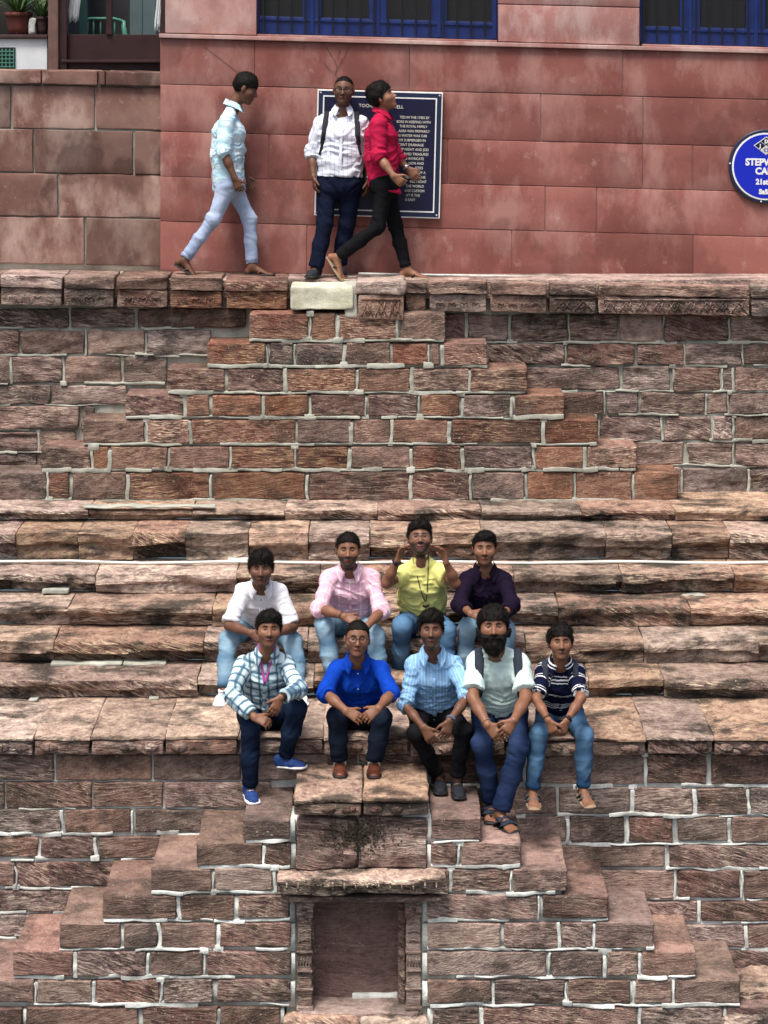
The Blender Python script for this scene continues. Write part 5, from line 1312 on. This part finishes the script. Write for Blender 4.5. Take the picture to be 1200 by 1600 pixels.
    # ---------------- things worn
    for wch in q.get('bands', ()):
        E, Wr = J['el' + wch[0]], J['wr' + wch[0]]; c_ = E + (Wr - E) * wch[1]; a2 = unit(Wr - E); e1 = unit(np.cross(a2, up0)); e2 = np.cross(a2, e1); R_r = (.0235 + (.035 - .0235) * max(0, (1 - wch[1])) * 1.4) * s * al + .003
        mb = MB(); mb.tube([Vector(c_ + (e1 * math.cos(t) + e2 * math.sin(t)) * R_r) for t in np.linspace(0, 2 * math.pi, 19)], wch[3] * s, 6, .6, caps=False); w_o = mb.build(wch[4], wch[2], o, True)
        if len(wch) > 5:
            n_ = unit(V3(wch[5]) - a2 * (V3(wch[5]) @ a2)); ico(c_ + n_ * (R_r + .002), (.017 * s, .006, .017 * s), (a2, n_, np.cross(a2, n_)), 'watch_face', wch[2], w_o, None, 10, 6)
    if 'lanyard' in q:
        ly = q['lanyard']; mb = MB()
        for sg in (-1, 1):
            pts = []
            for tt in np.linspace(0, 1, 12):
                p = (Nk + side * sg * (.062 if ly.get('wide', 0) else .058) * s + up * .02 * s) * (1 - tt) + (Nk + side * (ly.get('x', 0)) * s - up * ly['drop'] * s) * tt; pts.append(Vector(onshirt(p, .005)))
            pts = [Vector(Nk + side * sg * .055 * s - fwd * .03 * s + up * .035 * s)] + pts
            mb.tube(pts, ly['w'] * s, 6, .35, tuple(fwd))
        lo_ = mb.build('lanyard', ly['mat'], o, True)
        if ly.get('pend'):
            p = Vector(onshirt(Nk + side * ly.get('x', 0) * s - up * (ly['drop'] + .01) * s, .008))
            MB().tube([p + Vector(side) * .022 * s, p - Vector(up) * .012 * s, p - Vector(side) * .022 * s], [.006, .009, .006], 6).build('pendant', ly['mat'], lo_, True)
    if 'pack' in q:
        pk = q['pack']; pc = mid * .50 + hip * .50 - fwd * (.20 * s)
        fr = (side, fwd, up)
        bp = empty('backpack', tuple(pc - up * .2 * s)); tag(bp, pk['label'], 'backpack')
        Vb, Fb = surface([econe(pc - up * .14 * s, pc + up * .08 * s, (.12 * s, .065 * s), (.11 * s, .055 * s), side, .02), econe(pc - up * .12 * s - fwd * .05 * s, pc - up * .0 * s - fwd * .05 * s, (.09 * s, .04 * s), (.08 * s, .035 * s), side, .01)], .012)
        mesh_obj('bag', Vb, Fb, pk['mat'], bp, None, True)
        for sg in (-1, 1):
            c0 = (.098 if 'sx' not in pk else pk['sx']) * s * sg; pts = [Vector(mid + side * c0 - fwd * .13 * s - up * .06 * s)]; nr = [(0, 0, 1)]
            for tt in np.linspace(0, 1, 5): pts.append(Vector(onshirt(mid + side * (c0 + sg * .006 * s) + fwd * (-.055 + .10 * tt) * s, .008, up))); nr.append(tuple(unit(up + fwd * tt * .6)))
            for tt in np.linspace(.06, 1, 12):
                pts.append(Vector(onshirt(mid + side * (c0 + sg * (.018 + .034 * tt * tt) * s) - up * (.05 + pk.get('len', .22) * tt) * s, .008))); nr.append(tuple(fwd))
            n_ = len(pts); rad = [(pk.get('w', .024) * (1 if i < n_ * .72 else .55)) * s for i in range(n_)]
            so_ = MB().tube(pts, rad, 8, .28, nr).build('strap', pk.get('smat', pk['mat']), bp, True)
            if pk.get('print'):
                c_ = pts[int(n_ * .62)]; c2 = pts[int(n_ * .62) + 3]; MB().tube([c_ + Vector(fwd) * .007, (c_ + c2) / 2 + Vector(fwd) * .008, c2 + Vector(fwd) * .007], .012 * s, 6, .2, tuple(fwd)).build('printed_patch', M['lime'], so_, True)
    return o
# ================================================================== the twelve men
FR = M  # cloth colours
C_ = {}
C_['plaid'] = fabric('light_blue_plaid_cotton', (.60, .74, .78), [('u', .058, .30, (.26, .42, .50), .5), ('v', .058, .30, (.26, .42, .50), .5), ('u', .058, .15, (.035, .08, .14), .82), ('v', .058, .15, (.035, .08, .14), .82)])
C_['blue'] = fabric('royal_blue_cotton', (.005, .045, .36), None, .85)
C_['sky'] = fabric('sky_blue_striped_cotton', (.22, .43, .70), [('u', .020, .10, (.62, .76, .88), .55), ('u', .052, .05, (.12, .24, .48), .5)])
C_['mint'] = fabric('pale_mint_jersey', (.56, .70, .68), None, .95, None, 900, .12)
C_['navy_stripe'] = fabric('navy_jersey_white_stripes', (.006, .008, .028), [('v', .105, .050, (.75, .76, .78), .95, .18), ('v', .105, .035, (.75, .76, .78), .9, .36), ('v', .21, .018, (.70, .71, .74), .9, .0)])
C_['white'] = fabric('white_cotton', (.68, .69, .73), None, .9, None, 900, .10)
C_['pink'] = fabric('pink_check_cotton', (.70, .44, .54), [('u', .075, .07, (.86, .70, .76), .75), ('v', .075, .07, (.86, .70, .76), .75), ('u', .075, .03, (.55, .30, .45), .5, .5), ('v', .075, .03, (.55, .30, .45), .5, .5)])
C_['yellow'] = fabric('lemon_yellow_jersey', (.66, .64, .22), None, .95, None, 900, .12)
C_['plum'] = fabric('dark_plum_cotton', (.010, .006, .017), None, .85)
C_['check'] = fabric('white_blue_check_cotton', (.68, .79, .84), [('u', .055, .05, (.16, .36, .50), .8), ('v', .055, .05, (.16, .36, .50), .8), ('u', .110, .22, (.36, .62, .76), .55, .3), ('v', .110, .22, (.36, .62, .76), .55, .3)])
C_['stripe'] = fabric('white_cotton_blue_pinstripe', (.66, .70, .80), [('u', .034, .055, (.14, .17, .34), .75)], .9, None, 900, .1)
C_['crimson'] = fabric('crimson_satin_cotton', (.40, .012, .055), None, .6)
J_light = fabric('light_blue_denim', (.040, .105, .19), None, .9, (.36, .54, .66)); J_mid = fabric('mid_blue_denim', (.016, .046, .105), None, .9, (.13, .26, .42))
J_pale = fabric('pale_blue_denim', (.30, .38, .55), None, .9, (.46, .54, .68)); J_dark = fabric('dark_indigo_denim', (.004, .008, .021), None, .9, (.016, .030, .068))
T_black = fabric('black_trouser_cloth', (.008, .008, .010), None, .85); T_blue = fabric('steel_blue_trouser_cloth', (.014, .025, .070), None, .85, (.034, .06, .14)); T_navy = fabric('navy_trouser_cloth', (.007, .010, .026), None, .85)
T_ink = fabric('ink_blue_denim', (.006, .009, .018), None, .9, (.014, .022, .042))
ZS, YS_ = Z_SEAT + .082, 15.27
ZB, YBk = zt_list[4] + .082, 16.42
LOOK = (0, -1, .22); SK = (.185, .082, .046); SKD = (.120, .052, .030); SKL = (.235, .110, .066)
inA = dict(dir=(.55, -.30, -.62), n=(.25, .85, -.25), curl=(.35, .5)); inB = dict(dir=(-.55, -.30, -.62), n=(-.25, .85, -.25), curl=(.35, .5))
DBG = False
# ---- front row, left to right
person('man in light blue plaid shirt with pink lanyard and blue sneakers, front row left end', dict(seed=11, debug=DBG, s=.93, hip=(410, ZS, YS_), sh=((378, 1036), (450, 1034)), head=(420, 984), hfwd=.09, look=(.10, -1, .20), hup=(.05, 0, 1), skin=SK,
    ela=(362, 1087), elb=(466, 1077), wra=(398, 1121), wrb=(439, 1090), handa=dict(dir=(.9, -.25, -.25), n=(.1, .6, -.75), curl=(.5, .6)), handb=dict(dir=(-.45, -.25, -.85), n=(-.3, .9, 0), curl=(.2, .3)),
    kna=(392, 1136), knb=(464, 1108), ana=(390, 1231, Z_LAND - .165 + .062), anb=(445, 1184, Z_LAND + .066), footdir=((.28, -1, 0), (.92, -.55, .12)),
    hair=dict(top=.016, side=.008, fz=.052, quiff=.006, part=-.015), stubble=.35, mous=1.0,
    shirt=dict(mat=C_['plaid'], sleeve=1.82, hem=-.02, wr=.006), trousers=dict(mat=J_dark, len=.95), shoe=dict(kind='shoe', mat=M['shoe_blue'], sole=M['rubber_white'], laces=M['white']),
    lanyard=dict(mat=M['pinkband'], drop=.20, w=.0085, x=.0), bands=[('b', .95, M['strap'], .012, 'wristwatch', (0, -1, .4))]))
person('man in royal blue shirt and spectacles sitting above the niche, hands together', dict(seed=12, debug=DBG, s=.93, hip=(560, ZS, YS_), sh=((522, 1043), (598, 1043)), head=(558, 999), hfwd=.10, look=(.06, -1, .20), hup=(.06, 0, 1), skin=SK, hw=1.0,
    ela=(508, 1083), elb=(612, 1084), wra=(541, 1111), wrb=(591, 1107), handa=dict(dir=(.85, -.2, -.40), n=(.1, .7, -.6), curl=(.25, .4)), handb=dict(dir=(-.75, -.2, -.50), n=(-.1, .7, -.6), curl=(.3, .5)),
    kna=(526, 1121), knb=(597, 1121), ana=(531, 1190, Z_LAND + .062), anb=(584, 1191, Z_LAND + .062), footdir=((.03, -1, 0), (.02, -1, 0)),
    hair=dict(top=.003, side=.001, fz=.066, rough=.003, peak=.12, tuft=.006), hairmat='hair', stubble=.25, glasses=dict(mat='iron', r=(.025, .018)),
    shirt=dict(mat=C_['blue'], sleeve=1.16, hem=-.01, vee=.05, buttons=4), trousers=dict(mat=T_ink, len=.95, w=(.056, .052)), shoe=dict(kind='shoe', mat=M['leather'], sole=M['rubber_black'], sock=M['sock'], laces=M['rubber_black'])))
person('slim man in sky blue striped shirt and black trousers, wrists crossed over his knees', dict(seed=13, debug=DBG, s=.95, hip=(678, ZS, YS_), sh=((643, 1035), (713, 1034)), head=(674, 985), hfwd=.09, look=(-.04, -1, .20), skin=SKD, hw=.94,
    ela=(634, 1104), elb=(730, 1090), wra=(662, 1137), wrb=(703, 1126), handa=dict(dir=(.50, -.2, -.75), n=(.3, .8, -.3), curl=(.35, .5)), handb=dict(dir=(-.30, -.2, -.9), n=(-.3, .8, -.2), curl=(.3, .5)),
    kna=(650, 1146), knb=(724, 1138), ana=(686, 1214, -4.87), anb=(714, 1221, -4.87), footdir=((.05, -1, -.05), (.10, -1, -.05)), legf=.86, armf=.9,
    hair=dict(top=.022, side=.009, fz=.060, quiff=.014, part=.012, rough=.009), stubble=.85, mous=1.0,
    shirt=dict(mat=C_['sky'], sleeve=1.06, hem=-.05, wr=.0055), trousers=dict(mat=T_black, len=.88, w=(.050, .040)), shoe=dict(kind='shoe', mat=M['shoe_black'], sole=M['rubber_black'], laces=M['strap']),
    bands=[('b', .93, M['strap_grey'], .015, 'wristwatch', (0, -1, .4))]))
person('bearded man in pale mint T-shirt and blue trousers with backpack straps', dict(seed=14, debug=DBG, s=1.0, hip=(780, ZS + .01, YS_), sh=((742, 1030), (815, 1031)), head=(771, 979), hfwd=.09, hs=1.02, hw=1.06, look=(-.02, -1, .16), skin=SK, bw=1.12, belly=.035, armf=1.08, neckf=1.1,
    ela=(738, 1090), elb=(822, 1090), wra=(762, 1133), wrb=(803, 1126), handa=dict(dir=(.62, -.25, -.60), n=(.2, .8, -.3), curl=(.3, .45)), handb=dict(dir=(-.55, -.25, -.65), n=(-.2, .8, -.3), curl=(.35, .5)),
    kna=(752, 1160), knb=(812, 1165), ana=(769, 1253, 15.02), anb=(781, 1271, 14.86), footdir=((-.10, -1, -.05), (.55, -1, 0)), legf=.95,
    hair=dict(top=.016, side=.012, fz=.046, temple=-.02, rough=.008), beard=dict(kind='full', th=.010, top=-.022, low=.018),
    shirt=dict(mat=C_['mint'], sleeve=.80, collar=False, hem=-.03, inf=.016, wr=.005, flare=1.6), trousers=dict(mat=T_blue, len=.94, w=(.056, .052)), shoe=dict(kind='sandal', mat=M['strap_navy'], sole=M['rubber_black'], sw=.036),
    pack=dict(label='dark backpack with lime patches on its straps, worn by the bearded man', mat=M['strap_navy'], w=.030, len=.12, sx=.118, print=True), bands=[('a', .90, M['rubber_tan'], .005, 'bracelet')]))
person('young man in navy polo shirt with white stripes and blue jeans, front row right end', dict(seed=15, debug=DBG, s=.90, hip=(874, ZS, YS_), sh=((847, 1046), (903, 1046)), head=(876, 1004), hfwd=.08, look=(.0, -1, .20), skin=SK, hw=.97,
    ela=(838, 1092), elb=(908, 1091), wra=(857, 1126), wrb=(885, 1127), handa=dict(dir=(.35, -.25, -.8), n=(.5, .7, -.2), curl=(.5, .7)), handb=dict(dir=(-.30, -.25, -.8), n=(-.5, .7, -.2), curl=(.5, .7)),
    kna=(842, 1146), knb=(913, 1149), ana=(832, 1233, 14.90), anb=(911, 1230, 14.90), footdir=((.02, -1, -.10), (.22, -1, -.10)), legf=.92, armf=.92,
    hair=dict(top=.016, side=.012, fz=.050, rough=.012), stubble=.2, mous=1.0,
    shirt=dict(mat=C_['navy_stripe'], sleeve=.86, hem=.0, vee=.085, flare=1.2), trousers=dict(mat=J_mid, len=.97, turnup=True), shoe=dict(kind='sandal', mat=M['shoe_grey'], sole=M['rubber_tan']),
    pack=dict(label='slate grey backpack worn by the young man in the striped polo shirt', mat=M['strap_grey'], smat=M['strap_navy'], w=.022, len=.16, sx=.100), bands=[('b', .92, M['strap'], .009, 'wristwatch', (0, -1, .4)), ('a', .9, M['leather'], .006, 'bracelet')]))
# ---- back row, left to right
BL = Z_SEAT + .06
person('man in white half sleeve shirt and light jeans, back row left end', dict(seed=21, debug=DBG, s=.95, hip=(408, ZB, YBk), sh=((376, 922), (438, 922)), head=(408, 889), hfwd=.10, look=(.02, -1, .12), skin=SKD,
    ela=(358, 977), elb=(457, 979), wra=(392, 989), wrb=(434, 990), handa=dict(dir=(.8, -.3, -.35), n=(.2, .8, -.3), curl=(.5, .6)), handb=dict(dir=(-.8, -.3, -.35), n=(-.2, .8, -.3), curl=(.5, .6)),
    kna=(357, 1000), knb=(458, 1004), ana=(350, 1080, BL), anb=(468, 1080, BL), footdir=((-.2, -1, 0), (.2, -1, 0)),
    hair=dict(top=.022, side=.010, fz=.042, quiff=.006, rough=.008), stubble=.75, mous=1.0,
    shirt=dict(mat=C_['white'], sleeve=.92, hem=-.02, vee=.07, buttons=4, bmat=M['iron'], flare=1.7), trousers=dict(mat=J_light), shoe=dict(kind='shoe', mat=M['white'], sole=M['rubber_white'])))
person('smiling bearded man in pink checked shirt and light jeans, back row', dict(seed=22, debug=DBG, s=.96, hip=(548, ZB, YBk), sh=((511, 900), (583, 899)), head=(544, 860), hfwd=.07, look=(.0, -1, .14), skin=SK, bw=1.06,
    ela=(499, 951), elb=(596, 955), wra=(538, 963), wrb=(574, 978), handa=dict(dir=(.8, -.3, -.3), n=(.1, .6, -.6), curl=(.4, .5)), handb=dict(dir=(-.55, -.4, -.5), n=(-.2, .8, -.3), curl=(.4, .5)),
    kna=(507, 976), knb=(586, 993), ana=(522, 1072, BL), anb=(594, 1076, BL), footdir=((0, -1, 0), (.1, -1, 0)),
    hair=dict(top=.006, side=.003, fz=.062, rough=.004), stubble=1.2, mous=1.0,
    shirt=dict(mat=C_['pink'], sleeve=1.10, hem=-.03, buttons=3, wr=.0055), trousers=dict(mat=J_light), shoe=dict(kind='shoe', mat=M['shoe_black'], sole=M['rubber_black']), bands=[('a', .92, M['leather'], .005, 'bracelet')]))
person('man in lemon yellow T-shirt raising both hands beside his face', dict(seed=23, debug=DBG, s=.97, hip=(660, ZB + .01, YBk), sh=((630, 891), (688, 889)), head=(656, 842), hfwd=.02, look=(.02, -1, .38), skin=SK, lean=-1,
    ela=(604, 911, 16.10), elb=(712, 912, 16.10), wra=(621, 876, 16.04), wrb=(697, 879, 16.04), handa=dict(dir=(.30, .05, .95), n=(.85, -.45, -.1), curl=(.35, .45), thumb=1, tout=.8), handb=dict(dir=(-.22, .05, .95), n=(-.85, -.45, -.1), curl=(.35, .45), thumb=-1, tout=.8),
    kna=(628, 978), knb=(698, 986), ana=(624, 1058, BL), anb=(694, 1072, BL), footdir=((0, -1, 0), (.1, -1, 0)),
    hair=dict(top=.018, side=.006, fz=.060, quiff=.008, rough=.008), stubble=1.15, mous=1.0, glasses=dict(mat='strap_grey', t=.0018, r=(.026, .018)),
    shirt=dict(mat=C_['yellow'], sleeve=.55, collar=False, hem=-.09, flare=2.2, wr=.006), trousers=dict(mat=J_mid), shoe=dict(kind='shoe', mat=M['shoe_black'], sole=M['rubber_black']),
    lanyard=dict(mat=M['strap'], drop=.31, w=.0032, x=.03, pend=True), bands=[('a', .95, M['strap'], .012, 'wristwatch', (0, -1, .2))]))
person('man in dark plum shirt and faded jeans, back row right end', dict(seed=24, debug=DBG, s=.95, hip=(760, ZB, YBk), sh=((728, 901), (790, 902)), head=(757, 858), hfwd=.04, look=(-.03, -1, .18), skin=SK,
    ela=(717, 943), elb=(800, 945), wra=(736, 959), wrb=(786, 961), handa=dict(dir=(.85, -.2, -.2), n=(.1, .6, -.6), curl=(.4, .5)), handb=dict(dir=(-.85, -.2, -.2), n=(-.1, .6, -.6), curl=(.4, .5)),
    kna=(731, 980), knb=(791, 984), ana=(724, 1064, BL), anb=(790, 1070, BL), footdir=((0, -1, 0), (.1, -1, 0)),
    hair=dict(top=.010, side=.004, fz=.062, quiff=.006, part=-.02, rough=.005), stubble=.5, mous=1.0,
    shirt=dict(mat=C_['plum'], sleeve=1.62, hem=-.03), trousers=dict(mat=J_light), shoe=dict(kind='shoe', mat=M['shoe_black'], sole=M['rubber_black'])))
# ---- on the terrace
YP1, YP2, YP3 = 18.56, 18.58, 18.46
person('young man in pale checked shirt and pale jeans walking right with bowed head', dict(seed=31, debug=DBG, s=.97, seated=False, hip=(358, 285, YP1), sh=((354, 186), (362, 185)), shdY=.15, fwd=(1, 0, 0), tside=(0, 1, 0), torso=.50, lean=-1, head=(384, 138), hfwd=.0, look=(1, -.12, -.42), hup=(.3, 0, 1), skin=SKD, bw=.9,
    ela=(349, 236, 18.38), elb=(372, 236, 18.72), wra=(367, 279, 18.36), wrb=(384, 276, 18.74), handa=dict(dir=(.35, 0, -.9), n=(.2, .9, 0), curl=(.4, .6), thumb=1), handb=dict(dir=(.4, 0, -.9), n=(0, -.9, 0)),
    kna=(334, 342, 18.46), knb=(390, 342, 18.64), ana=(288, 406, 18.46), anb=(394, 416, 18.62), footdir=((.85, -.15, -.50), (1, -.12, 0)), legf=.86,
    hair=dict(top=.010, side=.004, fz=.034, temple=-.01, rough=.006, tuft=.008), shirt=dict(mat=C_['check'], sleeve=1.05, hem=-.07, inf=.018), trousers=dict(mat=J_pale, len=.95, w=(.050, .042)), shoe=dict(kind='flipflop', mat=M['leather'], sole=M['rubber_black'])))
person('man with spectacles in white pinstriped shirt and navy trousers facing the well', dict(seed=32, debug=DBG, s=.96, seated=False, hip=(530, 287, YP2), sh=((500, 188), (567, 188)), torso=.50, lean=-1, head=(537, 142), hfwd=.02, look=(-.06, -1, .10), hup=(.04, 0, 1), skin=SKD, bw=1.12, belly=.02,
    ela=(487, 238, 18.62), elb=(577, 240, 18.66), wra=(490, 277, 18.52), wrb=(575, 282, 18.62), handa=dict(dir=(.10, -.15, -1), n=(.9, .3, 0), curl=(.25, .4), thumb=1), handb=dict(dir=(-.05, -.15, -1), n=(-.9, .3, 0), curl=(.25, .4)),
    kna=(507, 352, 18.50), knb=(542, 350, 18.60), ana=(493, 419, 18.48), anb=(530, 414, 18.66), footdir=((-.35, -1, 0), (.15, -1, 0)),
    hair=dict(top=-.002, side=-.003, fz=.078, rough=.002, temple=.005, tuft=.004), stubble=.45, mous=.6, glasses=dict(mat='iron', r=(.027, .017), t=.0034),
    shirt=dict(mat=C_['stripe'], sleeve=1.22, hem=.06, inf=.018, vee=.055, wr=.006), trousers=dict(mat=T_navy, len=.97, w=(.060, .056)), shoe=dict(kind='shoe', mat=M['shoe_black'], sole=M['rubber_black']),
    pack=dict(label='black and grey backpack worn by the standing man with spectacles', mat=M['strap'], w=.022, len=.24, sx=.120), bands=[('b', .9, M['metal'], .008, 'wristwatch', (0, -1, .2))]))
person('young man in crimson shirt and black trousers walking right, looking up', dict(seed=33, debug=DBG, s=.97, seated=False, hip=(601, 286, YP3), sh=((590, 190), (598, 190)), shdY=.15, fwd=(1, 0, 0), tside=(0, 1, 0), torso=.50, lean=-1, head=(597, 152), hfwd=.0, look=(1, -.22, .42), hup=(-.4, 0, 1), skin=SKL, bw=.88,
    ela=(592, 244, 18.28), elb=(616, 240, 18.64), wra=(615, 275, 18.20), wrb=(637, 264, 18.62), handa=dict(dir=(.7, 0, -.6), n=(.2, .9, 0), curl=(.5, .7), thumb=1), handb=dict(dir=(.65, -.05, -.7), n=(.2, .8, -.1), curl=(.25, .35), thumb=1, tout=.5),
    kna=(590, 355, 18.36), knb=(617, 350, 18.56), ana=(527, 402, 18.40), anb=(635, 421, 18.50), footdir=((.60, -.25, -.85), (1, -.12, 0)), legf=.86,
    hair=dict(top=.016, side=.012, fz=.044, back=-.085, temple=-.015, rough=.009), shirt=dict(mat=C_['crimson'], sleevea=1.20, sleeveb=1.55, hem=-.06, hemtilt=-.3, inf=.018), trousers=dict(mat=T_black, len=.95, w=(.052, .042)), shoe=dict(kind='flipflop', mat=M['strap'], sole=M['rubber_tan']),
    bands=[('b', .88, M['metal'], .010, 'wristwatch', (0, -1, .2))]))
